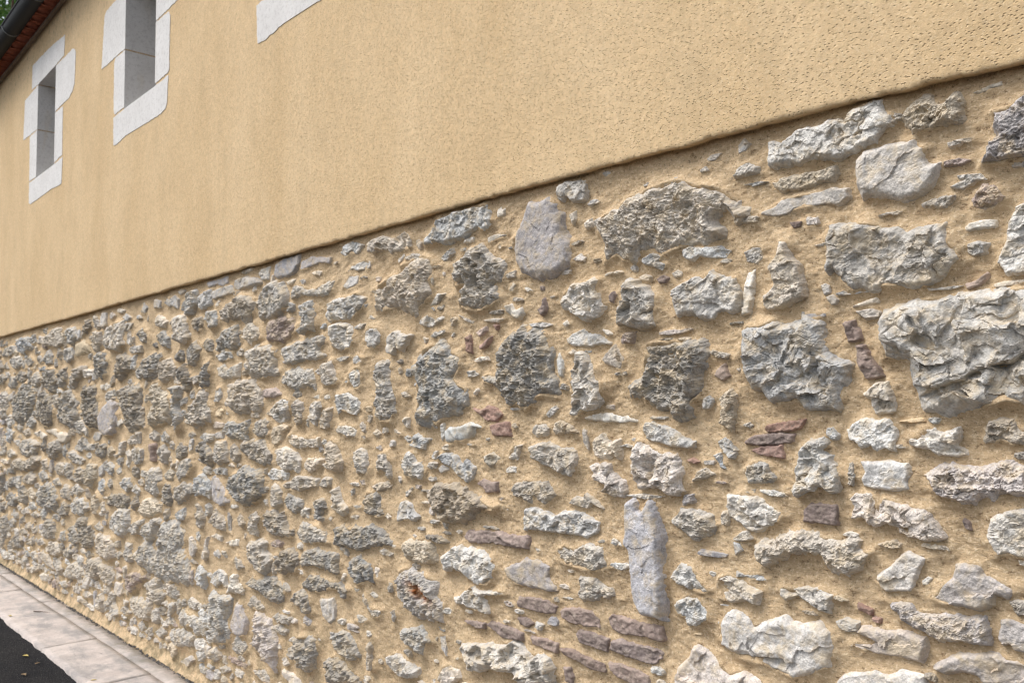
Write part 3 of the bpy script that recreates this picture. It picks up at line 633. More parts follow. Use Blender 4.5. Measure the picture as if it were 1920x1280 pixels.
g 37 -3638,1566 -3607,1590 -3537,1590 -3515,1566 -3545,1533 -3552,1505 -3575,1472 -3622,1495 -3638,1528
d 50 -7299,649 -7253,708 -7106,712 -7055,664 -6962,681 -6933,596 -6951,515 -7091,482 -7191,525 -7220,594
r 37 -4035,1087 -4026,1139 -4000,1188 -3956,1180 -3912,1147 -3920,1084 -3954,1061 -4025,1066
rw 30 -3280,1711 -3235,1733 -3195,1737 -3183,1697 -3195,1651 -3235,1643 -3272,1669
tr 12 -2431,1560 -2381,1550 -2346,1569 -2311,1565 -2271,1537 -2299,1515 -2361,1517 -2396,1541
g 20 -1617,2005 -1578,2019 -1544,2003 -1562,1991 -1532,1980 -1549,1962 -1580,1977 -1615,1989
sl 34 -4751,1140 -4714,1179 -4636,1135 -4561,1079 -4530,1046 -4621,1018 -4710,1038 -4730,1086
g 38 -4972,1155 -4898,1178 -4806,1151 -4772,1103 -4777,1046 -4869,1065 -4962,1046 -4984,1096
t 11 -1003,1770 -978,1773 -976,1758 -964,1745 -960,1727 -992,1723 -998,1746
r 37 -3781,1597 -3740,1601 -3703,1581 -3699,1512 -3717,1478 -3769,1472 -3781,1532
tr 11 -2335,1498 -2288,1508 -2235,1509 -2220,1463 -2262,1464 -2316,1463
r 40 -5301,1031 -5256,1075 -5166,1115 -5032,1103 -5017,1064 -5118,1010 -5253,973 -5292,997
rc 34 -5916,875 -5860,948 -5689,969 -5523,953 -5539,900 -5703,856 -5875,849
r 18 -2011,1508 -1978,1524 -1940,1513 -1912,1484 -1957,1481 -2006,1473
r 39 -4719,1321 -4697,1370 -4594,1373 -4571,1319 -4569,1265 -4647,1238 -4705,1253
rw 34 -4362,1982 -4306,2008 -4230,2002 -4175,1948 -4164,1919 -4228,1912 -4271,1891 -4338,1929
r 28 -5223,300 -5193,352 -5098,348 -4976,356 -4886,327 -4885,277 -4958,257 -5050,298 -5127,265
gw 13 -727,2077 -709,2076 -681,2072 -668,2058 -686,2060 -716,2047 -741,2054 -726,2061 -705,2066 -723,2070
d 50 -8463,1823 -8405,1895 -8123,1886 -8026,1802 -8046,1681 -8260,1684 -8457,1760
r 39 -5600,1780 -5552,1852 -5437,1863 -5339,1802 -5352,1738 -5465,1733 -5547,1720 -5598,1744
t 9 -2135,800 -2086,804 -2012,801 -2013,769 -2062,774 -2123,776
g 17 -1941,1258 -1921,1279 -1884,1275 -1875,1294 -1846,1282 -1806,1250 -1847,1265 -1868,1247 -1900,1249
r 43 -5752,356 -5721,441 -5622,484 -5556,471 -5570,426 -5488,388 -5534,331 -5632,323
s 10 -1052,1047 -1026,1058 -992,1055 -996,1035 -1024,1028 -1043,1034
r 29 -3877,1101 -3858,1147 -3785,1137 -3722,1122 -3713,1089 -3784,1053 -3830,1065
g 39 -5193,2196 -5152,2247 -5068,2260 -5006,2248 -4997,2173 -5058,2144 -5078,2118 -5162,2118 -5191,2154
r 31 -5306,171 -5275,224 -5134,243 -4997,236 -5010,188 -5146,149 -5272,137
g 33 -3529,1506 -3497,1553 -3454,1562 -3442,1525 -3454,1474 -3497,1458 -3529,1478
d 34 -3582,1126 -3549,1147 -3504,1140 -3485,1109 -3516,1093 -3529,1069 -3491,1054 -3523,1037 -3575,1061 -3575,1094
r 17 -2114,1493 -2097,1507 -2047,1510 -2030,1494 -2042,1468 -2087,1462 -2115,1475
d 48 -6427,1756 -6446,1916 -6345,1937 -6165,1889 -6143,1830 -6298,1794 -6356,1754
g 23 -3364,2255 -3314,2285 -3264,2296 -3206,2277 -3177,2267 -3215,2231 -3264,2249 -3304,2230
g 31 -3524,1522 -3480,1559 -3442,1559 -3446,1510 -3480,1460 -3523,1460 -3537,1490
t 11 -2409,1288 -2371,1307 -2329,1300 -2289,1302 -2283,1266 -2357,1258 -2371,1278
r 47 -9629,1002 -9325,1062 -8988,1055 -8716,1132 -8520,1088 -8704,1004 -9144,960 -9579,959
gc 33 -4025,1409 -4006,1462 -3920,1479 -3854,1470 -3863,1449 -3919,1438 -3928,1391 -3976,1371 -4015,1383
r 28 -4228,1456 -4197,1490 -4101,1502 -4049,1492 -4080,1453 -4069,1421 -4163,1411 -4228,1429
d 36 -4956,1344 -4890,1359 -4811,1323 -4759,1294 -4758,1250 -4795,1229 -4900,1244 -4941,1293
r 35 -4774,938 -4699,981 -4662,1009 -4624,976 -4561,933 -4572,884 -4684,891 -4748,910
rw 23 -4710,1780 -4602,1801 -4574,1764 -4470,1790 -4406,1800 -4405,1729 -4520,1726 -4654,1729
g 45 -8460,2166 -8129,2239 -7936,2227 -7863,2102 -8018,2070 -8420,2111
sl 15 -3744,2231 -3729,2264 -3638,2277 -3544,2260 -3454,2249 -3462,2226 -3562,2239 -3656,2230 -3729,2224
d 50 -6917,1880 -6891,1968 -6747,1971 -6681,1889 -6697,1811 -6796,1770 -6902,1808
rw 19 -3403,1451 -3382,1481 -3311,1482 -3262,1477 -3227,1460 -3242,1436 -3301,1429 -3352,1443
r 38 -4254,963 -4241,1013 -4186,1034 -4150,998 -4167,964 -4184,903 -4230,904 -4253,924
rc 21 -2366,1389 -2316,1407 -2273,1387 -2304,1363 -2335,1347 -2360,1365
g 44 -9244,1175 -9171,1244 -8863,1263 -8600,1218 -8664,1130 -8999,1095 -9198,1121
rw 24 -3702,1291 -3667,1322 -3597,1329 -3538,1322 -3546,1294 -3640,1256 -3693,1273
r 40 -5117,1834 -5092,1921 -5012,1957 -4944,1901 -4969,1849 -5034,1811 -5130,1815
r 31 -3141,572 -3120,591 -3102,565 -3108,538 -3097,479 -3120,465 -3135,513
g 21 -2838,1410 -2806,1427 -2782,1459 -2750,1444 -2689,1441 -2727,1419 -2735,1398 -2782,1402
d 47 -5235,1804 -5179,1829 -5139,1780 -5088,1711 -5099,1664 -5173,1658 -5226,1728
w 17 -2243,1921 -2218,1923 -2194,1898 -2152,1909 -2146,1885 -2171,1864 -2207,1878 -2237,1897
rc 50 -7132,1071 -7050,1146 -6901,1117 -6895,1030 -6994,945 -7103,965
r 45 -5841,755 -5772,814 -5719,812 -5720,834 -5550,864 -5532,829 -5633,812 -5646,738 -5731,700 -5803,707
g 42 -5232,1186 -5191,1242 -5069,1260 -5040,1215 -5079,1166 -5174,1141 -5229,1111 -5230,1152
d 42 -4922,1694 -4912,1752 -4879,1803 -4811,1826 -4798,1749 -4819,1685 -4898,1674
g 37 -4958,585 -4935,651 -4862,666 -4820,627 -4835,532 -4895,542 -4945,561
g 17 -2756,1907 -2707,1925 -2660,1900 -2597,1917 -2590,1903 -2652,1884 -2700,1877 -2748,1888
g 30 -4976,2174 -4963,2213 -4880,2232 -4813,2238 -4786,2197 -4797,2146 -4933,2131 -4975,2148
w 8 -716,1959 -706,1967 -677,1968 -657,1964 -657,1955 -680,1954 -712,1951
r 36 -7548,763 -7439,837 -7163,849 -7080,793 -7156,732 -7430,717
rt 40 -6160,389 -6092,445 -5935,466 -5801,454 -5970,385 -6045,320 -6147,328
r 38 -7586,236 -7533,299 -7392,336 -7171,329 -7087,287 -7272,225 -7525,199
g 20 -2233,1394 -2206,1432 -2162,1437 -2173,1405 -2185,1382 -2219,1381
s 15 -4490,2214 -4478,2255 -4361,2260 -4223,2233 -4186,2212 -4322,2203 -4463,2203
rw 33 -4498,582 -4488,658 -4432,671 -4420,621 -4365,640 -4332,616 -4342,581 -4419,581 -4486,560
r 50 -10124,1701 -9942,1735 -9824,1650 -9835,1436 -10052,1410
gw 31 -4892,2075 -4832,2116 -4726,2108 -4693,2055 -4698,2023 -4789,2010 -4844,2053
gw 17 -4069,1219 -4037,1252 -3952,1252 -3849,1242 -3859,1211 -3962,1204 -4047,1202
d 27 -6612,860 -6544,933 -6449,940 -6265,953 -6175,928 -6194,870 -6375,863
g 16 -1463,1357 -1446,1384 -1417,1398 -1386,1383 -1414,1369 -1442,1365
r 24 -4456,302 -4434,351 -4320,344 -4297,304 -4341,268 -4432,272
s 16 -3344,2102 -3288,2144 -3205,2138 -3220,2101 -3308,2086
rt 14 -1715,1776 -1694,1791 -1658,1789 -1663,1769 -1670,1756 -1714,1758
r 22 -4219,225 -4153,245 -4089,258 -4026,230 -4025,194 -4109,191 -4185,206
d 50 -9948,299 -9933,464 -9768,478 -9720,343 -9797,162 -9930,148
d 37 -5514,993 -5474,1088 -5389,1086 -5371,1002 -5398,951 -5498,958
r 46 -7646,1761 -7486,1872 -7220,1882 -7243,1836 -7424,1766 -7502,1710 -7613,1703
rp 10 -619,2081 -603,2090 -584,2085 -585,2068 -616,2071
d 48 -8311,524 -8231,612 -8058,588 -7996,515 -7991,456 -8186,426 -8276,467
g 29 -4739,587 -4721,638 -4647,672 -4573,652 -4559,588 -4609,611 -4669,573
tp 11 -1376,1650 -1368,1668 -1348,1682 -1330,1648 -1350,1636
d 45 -8255,1192 -8167,1256 -7930,1282 -7866,1206 -7947,1133 -8155,1115
g 15 -3305,2164 -3263,2186 -3163,2198 -3124,2190 -3124,2161 -3213,2156 -3253,2170
r 29 -3174,781 -3135,753 -3110,724 -3036,729 -3045,701 -3094,688 -3135,720
rc 44 -6981,887 -6858,930 -6773,884 -6806,761 -6931,768
r 18 -3097,1234 -3061,1250 -3017,1250 -2982,1263 -2961,1248 -2982,1230 -3043,1215 -3088,1215
s 15 -4776,2223 -4648,2235 -4510,2233 -4510,2196 -4619,2189 -4761,2177
r 20 -4297,542 -4241,589 -4173,583 -4096,553 -4117,539 -4194,526 -4274,535
r 46 -6996,2067 -6981,2138 -6842,2130 -6817,2039 -6910,1963 -6992,2003
r 36 -4951,868 -4955,1009 -4915,998 -4883,924 -4882,867
s 18 -2637,707 -2600,713 -2594,674 -2589,636 -2625,660
c 23 -7494,1973 -7472,2067 -7299,2086 -7156,2041 -7126,1994 -7434,1951
g 34 -6101,1248 -6029,1298 -5901,1278 -5898,1209 -5986,1174 -6080,1201
gb 45 -9436,2189 -9383,2232 -9046,2213 -9002,2132 -9214,2063 -9407,2095
gb 9 -1327,1129 -1296,1123 -1249,1131 -1233,1118 -1258,1114 -1296,1118 -1323,1114
s 12 -1282,2273 -1264,2289 -1246,2270 -1258,2254 -1281,2249
t 12 -1981,734 -1953,739 -1939,712 -1944,691 -1969,690
r 24 -5492,445 -5459,484 -5324,483 -5241,434 -5288,406 -5388,405
w 16 -1990,1718 -1983,1740 -1969,1717 -1963,1691 -1968,1663 -1987,1668
w 8 -686,2254 -658,2260 -630,2263 -627,2254 -654,2248 -672,2248
gb 20 -1383,1435 -1365,1441 -1358,1421 -1348,1403 -1334,1382 -1359,1389 -1366,1410
r 38 -6554,217 -6471,262 -6388,258 -6426,196 -6383,170 -6280,138 -6339,113 -6484,121
s 14 -3911,293 -3841,293 -3753,284 -3724,266 -3821,244 -3891,263
g 40 -7773,2142 -7750,2210 -7556,2207 -7443,2123 -7573,2063 -7713,2100
g 34 -7424,1236 -7314,1304 -7175,1335 -7115,1264 -6877,1290 -6952,1234 -7168,1235 -7336,1211
g 21 -3574,2100 -3521,2121 -3444,2145 -3449,2108 -3480,2085 -3542,2081
tr 13 -2466,1821 -2442,1830 -2431,1805 -2431,1760 -2461,1767
r 19 -3538,1222 -3507,1248 -3448,1239 -3457,1202 -3517,1192 -3558,1202
r 36 -6120,724 -6043,786 -5816,838 -5833,805 -5907,768 -5924,720 -6020,710
tp 10 -4191,1638 -4098,1653 -3996,1657 -3941,1624 -4029,1615 -4132,1618
s 26 -5092,795 -5010,804 -4954,745 -5006,687 -5062,707
d 46 -7975,1857 -7776,1891 -7745,1811 -7787,1714 -7914,1736
gw 19 -4730,1852 -4621,1878 -4502,1860 -4502,1830 -4661,1818
d 16 -4018,525 -3966,550 -3874,555 -3824,549 -3873,515 -3955,511
tp 8 -720,1834 -699,1838 -678,1853 -678,1842 -694,1829 -715,1823
r 33 -5659,2019 -5560,2050 -5461,1993 -5459,1934 -5573,1955
r 29 -4513,1328 -4487,1364 -4444,1347 -4413,1308 -4443,1266 -4495,1269
d 26 -5299,1291 -5255,1334 -5165,1329 -5135,1283 -5207,1246 -5282,1243
d 26 -5070,2079 -5028,2096 -4931,2082 -4916,2035 -4997,2007 -5068,2038
w 22 -8372,1350 -8120,1365 -7909,1340 -7610,1337 -7670,1268 -7938,1270 -8045,1317
g 12 -1058,1510 -1045,1513 -1028,1497 -1030,1486 -1046,1487 -1058,1497
r 26 -4767,170 -4743,223 -4657,246 -4619,211 -4692,161
d 44 -7519,578 -7453,622 -7359,584 -7309,507 -7349,448 -7466,491
g 31 -8261,345 -8133,410 -7908,426 -7810,379 -7931,326 -8158,318
r 35 -5581,1283 -5524,1328 -5451,1273 -5476,1200 -5549,1211
g 20 -4193,2259 -4161,2278 -4072,2282 -4077,2219 -4150,2221
r 36 -9780,2001 -9656,2067 -9316,2041 -9225,1946 -9556,1934
d 30 -5287,1291 -5232,1347 -5147,1323 -5158,1261 -5242,1244
r 36 -6200,570 -6186,643 -6098,637 -6095,582 -6042,541 -6126,507 -6189,532
g 15 -2620,2140 -2587,2157 -2544,2167 -2537,2146 -2580,2125 -2609,2126
sl 13 -4869,2285 -4721,2285 -4578,2291 -4577,2254 -4648,2242 -4720,2263 -4853,2257
t 13 -2080,1891 -2050,1909 -2044,1931 -2031,1898 -2037,1881 -2056,1869
w 10 -2340,2178 -2285,2184 -2232,2172 -2292,2161 -2337,2155
w 15 -2282,2265 -2264,2289 -2253,2266 -2233,2272 -2242,2240 -2283,2241
g 33 -7841,1967 -7789,2043 -7590,2044 -7530,1973 -7665,1921
d 25 -4903,1930 -4850,1960 -4784,1944 -4757,1878 -4848,1876
g 28 -6170,1297 -6143,1361 -6054,1368 -6046,1396 -5949,1390 -5946,1319 -6061,1308
g 16 -2047,1539 -2022,1561 -1996,1571 -1985,1561 -2007,1539 -2034,1530
d 36 -9628,237 -9385,331 -9102,318 -9134,248 -9454,200
r 32 -6023,2054 -5933,2096 -5822,2034 -5838,1980 -5965,2003
d 48 -9248,796 -9095,839 -8993,736 -9015,658 -9170,658
r 13 -1001,1431 -992,1435 -986,1400 -997,1377 -1006,1381
r 37 -7419,1035 -7340,1095 -7223,1073 -7217,982 -7354,956
r 23 -4479,737 -4434,772 -4376,750 -4342,726 -4398,696 -4455,712
d 36 -9794,661 -9631,719 -9342,695 -9412,599 -9700,587
g 26 -5306,910 -5231,943 -5156,963 -5133,918 -5154,889 -5274,878
r 31 -5200,313 -5151,374 -5101,335 -5111,261 -5173,271
r 33 -9173,885 -8871,968 -8681,925 -8748,857 -9051,848
r 40 -8920,1823 -8722,1883 -8584,1815 -8674,1732 -8879,1757
w 8 -979,1807 -950,1817 -916,1825 -918,1813 -938,1811 -957,1807
r 32 -5669,225 -5626,290 -5537,310 -5534,247 -5607,199
t 8 -2201,849 -2164,855 -2128,843 -2146,827 -2183,830
t 8 -2493,786 -2442,793 -2378,795 -2385,777 -2435,773
d 31 -7898,688 -7789,775 -7619,769 -7613,694 -7779,660
s 25 -4879,702 -4860,786 -4818,827 -4815,709 -4846,693
s 22 -6435,257 -6418,333 -6270,346 -6246,286 -6328,249
g 28 -7660,1187 -7542,1210 -7364,1171 -7221,1149 -7303,1109 -7476,1119
r 31 -7853,860 -7742,926 -7600,906 -7566,814 -7705,813
s 10 -1059,1867 -1046,1871 -1036,1865 -1035,1848 -1050,1843
s 11 -1334,1206 -1314,1200 -1306,1187 -1329,1171
r 30 -8461,257 -8361,309 -8190,290 -8053,228 -8018,194 -8216,207
s 13 -1880,1496 -1864,1489 -1857,1456 -1861,1430 -1879,1451
r 12 -3064,966 -3019,982 -2948,969 -2966,953 -3028,954
r 15 -4029,475 -3967,496 -3876,482 -3906,457 -3987,457
rw 26 -5702,2132 -5641,2158 -5502,2103 -5534,2068 -5656,2084
rw 18 -3738,1064 -3695,1092 -3644,1091 -3669,1065 -3652,1043 -3721,1042
s 9 -1046,1836 -1030,1841 -1015,1827 -1020,1817 -1034,1818
r 30 -8022,1050 -7909,1105 -7764,1082 -7757,995 -7929,996
t 19 -5771,1317 -5672,1324 -5667,1216 -5741,1213
rt 12 -4530,223 -4452,234 -4289,235 -4313,207 -4451,205
g 26 -6317,1012 -6278,1064 -6156,1071 -6114,1017 -6192,980
r 31 -5414,328 -5357,371 -5272,384 -5298,332 -5368,280
g 20 -5108,417 -5050,452 -4948,436 -4975,393 -5077,390
d 32 -6862,1246 -6755,1293 -6668,1269 -6706,1199 -6814,1177
tr 8 -994,1098 -961,1090 -962,1078 -991,1086
r 35 -9833,1790 -9718,1870 -9474,1841 -9503,1749 -9745,1741
r 24 -4411,978 -4386,1003 -4355,983 -4324,952 -4364,925 -4405,939
r 37 -6800,159 -6729,211 -6672,168 -6702,71 -6758,88
w 9 -3618,1608 -3574,1621 -3461,1620 -3461,1602 -3547,1598
g 28 -6703,1610 -6640,1670 -6512,1685 -6508,1617 -6635,1584
gb 32 -6845,996 -6760,1036 -6650,991 -6710,919 -6798,947
g 27 -10193,2096 -10006,2160 -9680,2168 -9582,2104 -9901,2071
s 27 -6855,2200 -6839,2270 -6736,2263 -6731,2165 -6810,2144
s 19 -5213,46 -5044,120 -4998,104 -5072,49
g 24 -4735,1615 -4714,1658 -4670,1670 -4658,1627 -4668,1590 -4723,1590
rc 22 -5499,1139 -5419,1179 -5338,1155 -5368,1111 -5465,1105
g 17 -4951,1385 -4878,1412 -4764,1402 -4763,1377 -4848,1362
g 33 -8452,1988 -8335,2056 -8212,2009 -8206,1937 -8386,1933
d 32 -9509,1855 -9353,1908 -9115,1868 -9184,1790 -9422,1807
rt 15 -4051,882 -3994,904 -3923,901 -3923,878 -4024,864
s 21 -5426,2245 -5365,2261 -5311,2228 -5316,2171 -5425,2202
r 20 -3198,1484 -3184,1507 -3154,1484 -3147,1450 -3177,1458
t 8 -1571,1941 -1550,1949 -1529,1939 -1538,1926 -1564,1928
r 23 -5559,1376 -5495,1413 -5413,1379 -5428,1336 -5525,1340
gw 15 -4753,1207 -4651,1230 -4585,1221 -4584,1191 -4718,1187
d 23 -5338,1879 -5278,1918 -5202,1887 -5216,1846 -5291,1842
s 8 -1384,2259 -1368,2267 -1340,2265 -1356,2250 -1381,2251
c 8 -877,1532 -849,1537 -824,1540 -820,1533 -849,1530
d 25 -7770,382 -7624,428 -7450,411 -7560,351 -7707,342
s 20 -4549,931 -4533,997 -4514,975 -4507,881 -4539,890
w 12 -1926,2191 -1903,2199 -1899,2170 -1913,2158 -1922,2177
tp 10 -2407,1837 -2353,1856 -2347,1839 -2387,1819
t 9 -1759,1908 -1742,1921 -1731,1910 -1741,1885 -1757,1891
r 34 -7967,233 -7892,310 -7754,241 -7801,178
r 21 -5781,1383 -5711,1415 -5622,1379 -5638,1342 -5743,1347
g 27 -6676,1104 -6592,1167 -6483,1130 -6522,1069
s 11 -2641,1331 -2616,1347 -2573,1329 -2631,1313
g 29 -6135,1898 -6060,1919 -6047,1814 -6116,1816
t 8 -1136,2037 -1103,2036 -1107,2023 -1126,2022
tr 11 -2391,1783 -2357,1800 -2325,1818 -2345,1785 -2378,1772
w 14 -4576,825 -4512,844 -4425,859 -4424,825 -4512,812
d 50 -10007,853 -9930,880 -9911,715 -9988,700
r 38 -7661,1075 -7567,1118 -7511,1007 -7461,972 -7581,984
d 22 -6120,1138 -6044,1165 -5968,1145 -5984,1090 -6079,1092
w 9 -1641,1953 -1620,1959 -1595,1950 -1602,1939 -1634,1944
g 11 -3407,1781 -3350,1790 -3283,1788 -3319,1771 -3370,1764
c 13 -4742,1531 -4688,1562 -4621,1544 -4660,1507 -4727,1506
r 16 -4441,180 -4326,187 -4348,150 -4417,146
r 29 -8585,968 -8418,1008 -8247,946 -8442,904
s 9 -1314,1025 -1286,1013 -1286,999 -1304,1004
r 25 -7533,908 -7410,953 -7243,909 -7375,863
g 19 -3868,2057 -3851,2082 -3809,2063 -3817,2033 -3859,2025
g 28 -6402,1244 -6368,1311 -6276,1322 -6309,1238 -6363,1220
g 23 -4854,949 -4838,1013 -4781,999 -4780,967 -4836,938
g 12 -3264,1910 -3205,1927 -3147,1923 -3195,1900
w 8 -842,1174 -828,1186 -819,1184 -829,1169 -840,1167
r 23 -5356,462 -5284,485 -5239,431 -5325,411
r 32 -9060,1410 -8887,1477 -8742,1424 -8840,1358
g 26 -5474,877 -5463,928 -5411,939 -5396,884 -5460,850
r 17 -4647,138 -4571,166 -4495,159 -4582,117
s 20 -5118,1339 -5080,1376 -5041,1374 -5052,1314 -5103,1292
sp 11 -4771,1469 -4730,1482 -4633,1471 -4633,1447 -4757,1444
g 16 -4914,1185 -4858,1223 -4775,1211 -4774,1186 -4885,1177
d 20 -5331,1878 -5271,1911 -5211,1887 -5224,1853 -5300,1846
w 12 -2226,1971 -2202,2000 -2186,1991 -2203,1965
r 22 -5599,153 -5518,195 -5453,172 -5532,123
s 8 -1783,2299 -1755,2304 -1732,2288 -1765,2285
r 30 -9164,1999 -8982,2037 -8831,1976 -8971,1926
r 29 -9165,81 -9068,180 -8927,165 -8920,91
g 9 -1514,1950 -1497,1958 -1481,1949 -1485,1939 -1512,1942
g 16 -2855,1224 -2820,1247 -2806,1245 -2827,1215 -2848,1206
r 20 -7206,123 -7102,175 -6945,164 -6968,134 -7124,109
s 13 -4730,1414 -4633,1434 -4625,1392 -4723,1386
s 13 -2509,1909 -2477,1899 -2418,1878 -2421,1868 -2470,1884
rc 29 -8984,769 -8864,820 -8684,768 -8748,711
w 17 -8813,1319 -8583,1345 -8355,1308 -8426,1275 -8654,1290
d 32 -9776,818 -9541,879 -9454,804 -9688,766
r 20 -6919,671 -6812,716 -6715,683 -6737,646 -6857,651
g 17 -6339,2121 -6284,2150 -6132,2140 -6195,2103 -6326,2095
s 17 -5720,2208 -5714,2268 -5610,2244 -5625,2200
c 8 -1471,937 -1411,958 -1438,937
w 11 -4787,834 -4716,854 -4619,852 -4632,821 -4716,830
w 13 -3102,1452 -3078,1474 -3050,1453 -3070,1435
w 14 -6868,1721 -6713,1736 -6586,1716 -6710,1683 -6840,1694
d 29 -6087,916 -6027,967 -5993,915 -6053,863
g 22 -5951,125 -5863,170 -5808,134 -5860,95
w 9 -2159,1979 -2128,1978 -2099,1959 -2129,1957
g 17 -2970,727 -2952,745 -2940,720 -2952,697
s 17 -7005,1328 -6932,1374 -6806,1359 -6852,1314 -6952,1303
r 29 -8483,1082 -8362,1108 -8264,1020 -8384,1004
g 16 -4448,1856 -4404,1883 -4371,1870 -4381,1835 -4437,1838
w 11 -3132,780 -3102,795 -3067,778 -3093,764
r 17 -3916,344 -3881,360 -3845,333 -3871,313
rp 13 -3208,1249 -3167,1257 -3159,1234 -3191,1224
s 19 -5975,2202 -5922,2269 -5847,2224 -5900,2188
d 27 -9706,411 -9548,483 -9384,464 -9496,385
r 28 -7821,534 -7721,553 -7666,483 -7763,454
g 19 -4996,830 -4947,848 -4921,818 -4933,785 -4983,799
r 26 -9875,1091 -9663,1145 -9488,1094 -9695,1051
r 20 -6273,181 -6202,208 -6099,178 -6178,141
r 32 -8050,1984 -8022,2074 -7938,2030 -7932,1959
r 26 -8808,226 -8672,274 -8531,218 -8663,181
r 25 -8884,88 -8624,144 -8442,148 -8729,67
g 20 -6118,1001 -6042,1037 -5963,1003 -6000,969
r 25 -8572,379 -8409,417 -8308,378 -8467,329
t 8 -748,1320 -739,1314 -734,1300 -744,1303
tr 8 -1479,1415 -1462,1421 -1438,1413 -1454,1407
w 10 -3640,2200 -3586,2204 -3541,2194 -3568,2178 -3622,2188
r 21 -8135,924 -7977,964 -7847,913 -8003,893
r 26 -9188,584 -8968,635 -8890,588 -9108,547
g 10 -3570,2239 -3530,2250 -3463,2245 -3485,2229
r 23 -5736,141 -5680,165 -5664,109 -5720,93
g 19 -5256,1596 -5171,1623 -5156,1595 -5226,1561
r 30 -8839,357 -8688,405 -8652,346 -8771,301
r 23 -5349,374 -5306,379 -5314,324 -5346,306
r 31 -7800,1182 -7761,1251 -7692,1205 -7730,1136
s 16 -5524,2219 -5501,2254 -5419,2232 -5450,2191
r 15 -3282,1198 -3253,1214 -3250,1188 -3271,1175
r 25 -9186,1328 -9006,1365 -8929,1311 -9070,1275
r 24 -6624,999 -6567,1053 -6505,1006 -6562,969
s 14 -6457,368 -6415,410 -6304,389 -6345,351
r 23 -9255,383 -9104,432 -8947,393 -9134,352
g 15 -5386,1734 -5306,1746 -5273,1704 -5369,1705
s 17 -8765,2144 -8697,2205 -8514,2184 -8581,2134
w 9 -3556,1607 -3506,1619 -3462,1613 -3484,1597
s 15 -6370,2195 -6294,2223 -6193,2182 -6269,2162
d 32 -8480,1249 -8416,1282 -8385,1189 -8450,1167
r 20 -6428,526 -6348,560 -6286,543 -6364,493
w 8 -4437,2298 -4309,2301 -4265,2299 -4284,2287 -4398,2285
r 20 -7820,124 -7674,154 -7585,129 -7728,90
r 19 -8872,574 -8687,623 -8537,594 -8681,560
g 19 -5081,1656 -5048,1669 -5036,1616 -5080,1609
r 26 -9012,465 -8881,510 -8810,463 -8939,418
w 8 -1792,1806 -1768,1800 -1751,1789 -1773,1788
d 24 -9259,485 -9113,542 -8998,498 -9180,459
w 9 -3895,2185 -3845,2190 -3805,2186 -3825,2172 -3875,2167
r 19 -6163,2043 -6099,2048 -6096,1983 -6145,1994
r 24 -8741,1991 -8629,2030 -8543,1973 -8654,1945
r 14 -5117,1398 -5058,1419 -5014,1400 -5057,1379 -5109,1385
r 23 -8761,464 -8631,498 -8562,453 -8690,419
tr 8 -959,1073 -943,1072 -943,1064 -957,1066
r 26 -7123,925 -7088,945 -7047,867 -7100,854
r 18 -6456,608 -6360,626 -6358,586 -6434,569
w 15 -6469,1456 -6383,1474 -6339,1449 -6423,1415
w 9 -2112,1099 -2084,1091 -2095,1075
w 16 -5893,1616 -5825,1646 -5806,1608 -5874,1585
g 18 -6443,1111 -6362,1140 -6320,1109 -6380,1081
s 15 -6660,2224 -6605,2255 -6524,2223 -6601,2194
w 14 -7316,444 -7208,475 -7125,440 -7260,424
w 8 -1965,1837 -1952,1845 -1937,1833 -1957,1828
w 12 -4749,2144 -4706,2172 -4687,2165 -4699,2134 -4742,2131
w 8 -2287,2136 -2266,2143 -2254,2132 -2272,2125
r 19 -7855,625 -7748,645 -7717,600 -7797,583
s 11 -5321,2277 -5264,2289 -5206,2273 -5279,2252
w 17 -5901,1694 -5880,1748 -5839,1716 -5869,1678
tp 8 -2066,1971 -2046,1967 -2046,1956 -2064,1957
w 15 -7350,208 -7219,244 -7191,212 -7295,189
r 23 -10117,1961 -9992,2017 -9855,1940
w 15 -7315,168 -7220,191 -7217,146 -7288,136
tp 8 -6454,425 -6384,443 -6290,423 -6336,409
tr 8 -2314,1858 -2288,1854 -2294,1837
r 14 -9503,1259 -9297,1299 -9251,1255
w 14 -7479,143 -7379,157 -7425,105
w 8 -4566,1241 -4528,1255 -4490,1239
"""
COLORS = {  # real stone colours
    'g': (.60, .585, .555), 'gw': (.71, .685, .64), 'gb': (.52, .53, .535), 'gp': (.595, .555, .52), 'gc': (.63, .56, .45),
    'r': (.525, .495, .45), 'rw': (.66, .625, .565), 'rc': (.62, .56, .465), 'rp': (.52, .475, .45), 'rt': (.41, .34, .31), 'ro': (.52, .475, .43),
    'd': (.365, .35, .325), 'dc': (.45, .40, .335), 's': (.62, .60, .575), 'sp': (.58, .535, .505), 'sl': (.475, .458, .468),
    'w': (.75, .71, .64), 'c': (.70, .58, .41), 't': (.375, .30, .27), 'tr': (.41, .275, .23), 'tp': (.57, .465, .405)}
CAVITIES = [(-1.539, 1.731, 0.069, 0.9), (-1.523, 1.623, 0.061, 0.9), (-1.101, 1.426, 0.029, 0.7), (-1.614, 1.375, 0.037, 0.6), (-0.899, 1.931, 0.057, 0.55), (-1.535, 2.187, 0.019, 0.9), (-1.44, 2.088, 0.058, 0.6), (-1.408, 2.046, 0.03, 0.5), (-3.868, 1.951, 0.053, 1.0), (-2.156, 1.697, 0.047, 0.6), (-2.224, 1.774, 0.034, 0.5), (-2.387, 2.02, 0.025, 1.2), (-1.293, 0.909, 0.036, 0.6), (-2.844, 1.151, 0.034, 0.7), (-2.933, 2.009, 0.044, 0.6), (-2.677, 1.776, 0.037, 0.5), (-1.811, 1.686, 0.027, 0.5), (-1.114, 1.649, 0.029, 0.6), (-1.155, 1.732, 0.027, 0.4)]   # x, z, radius, depth: hollows weathered into single stones
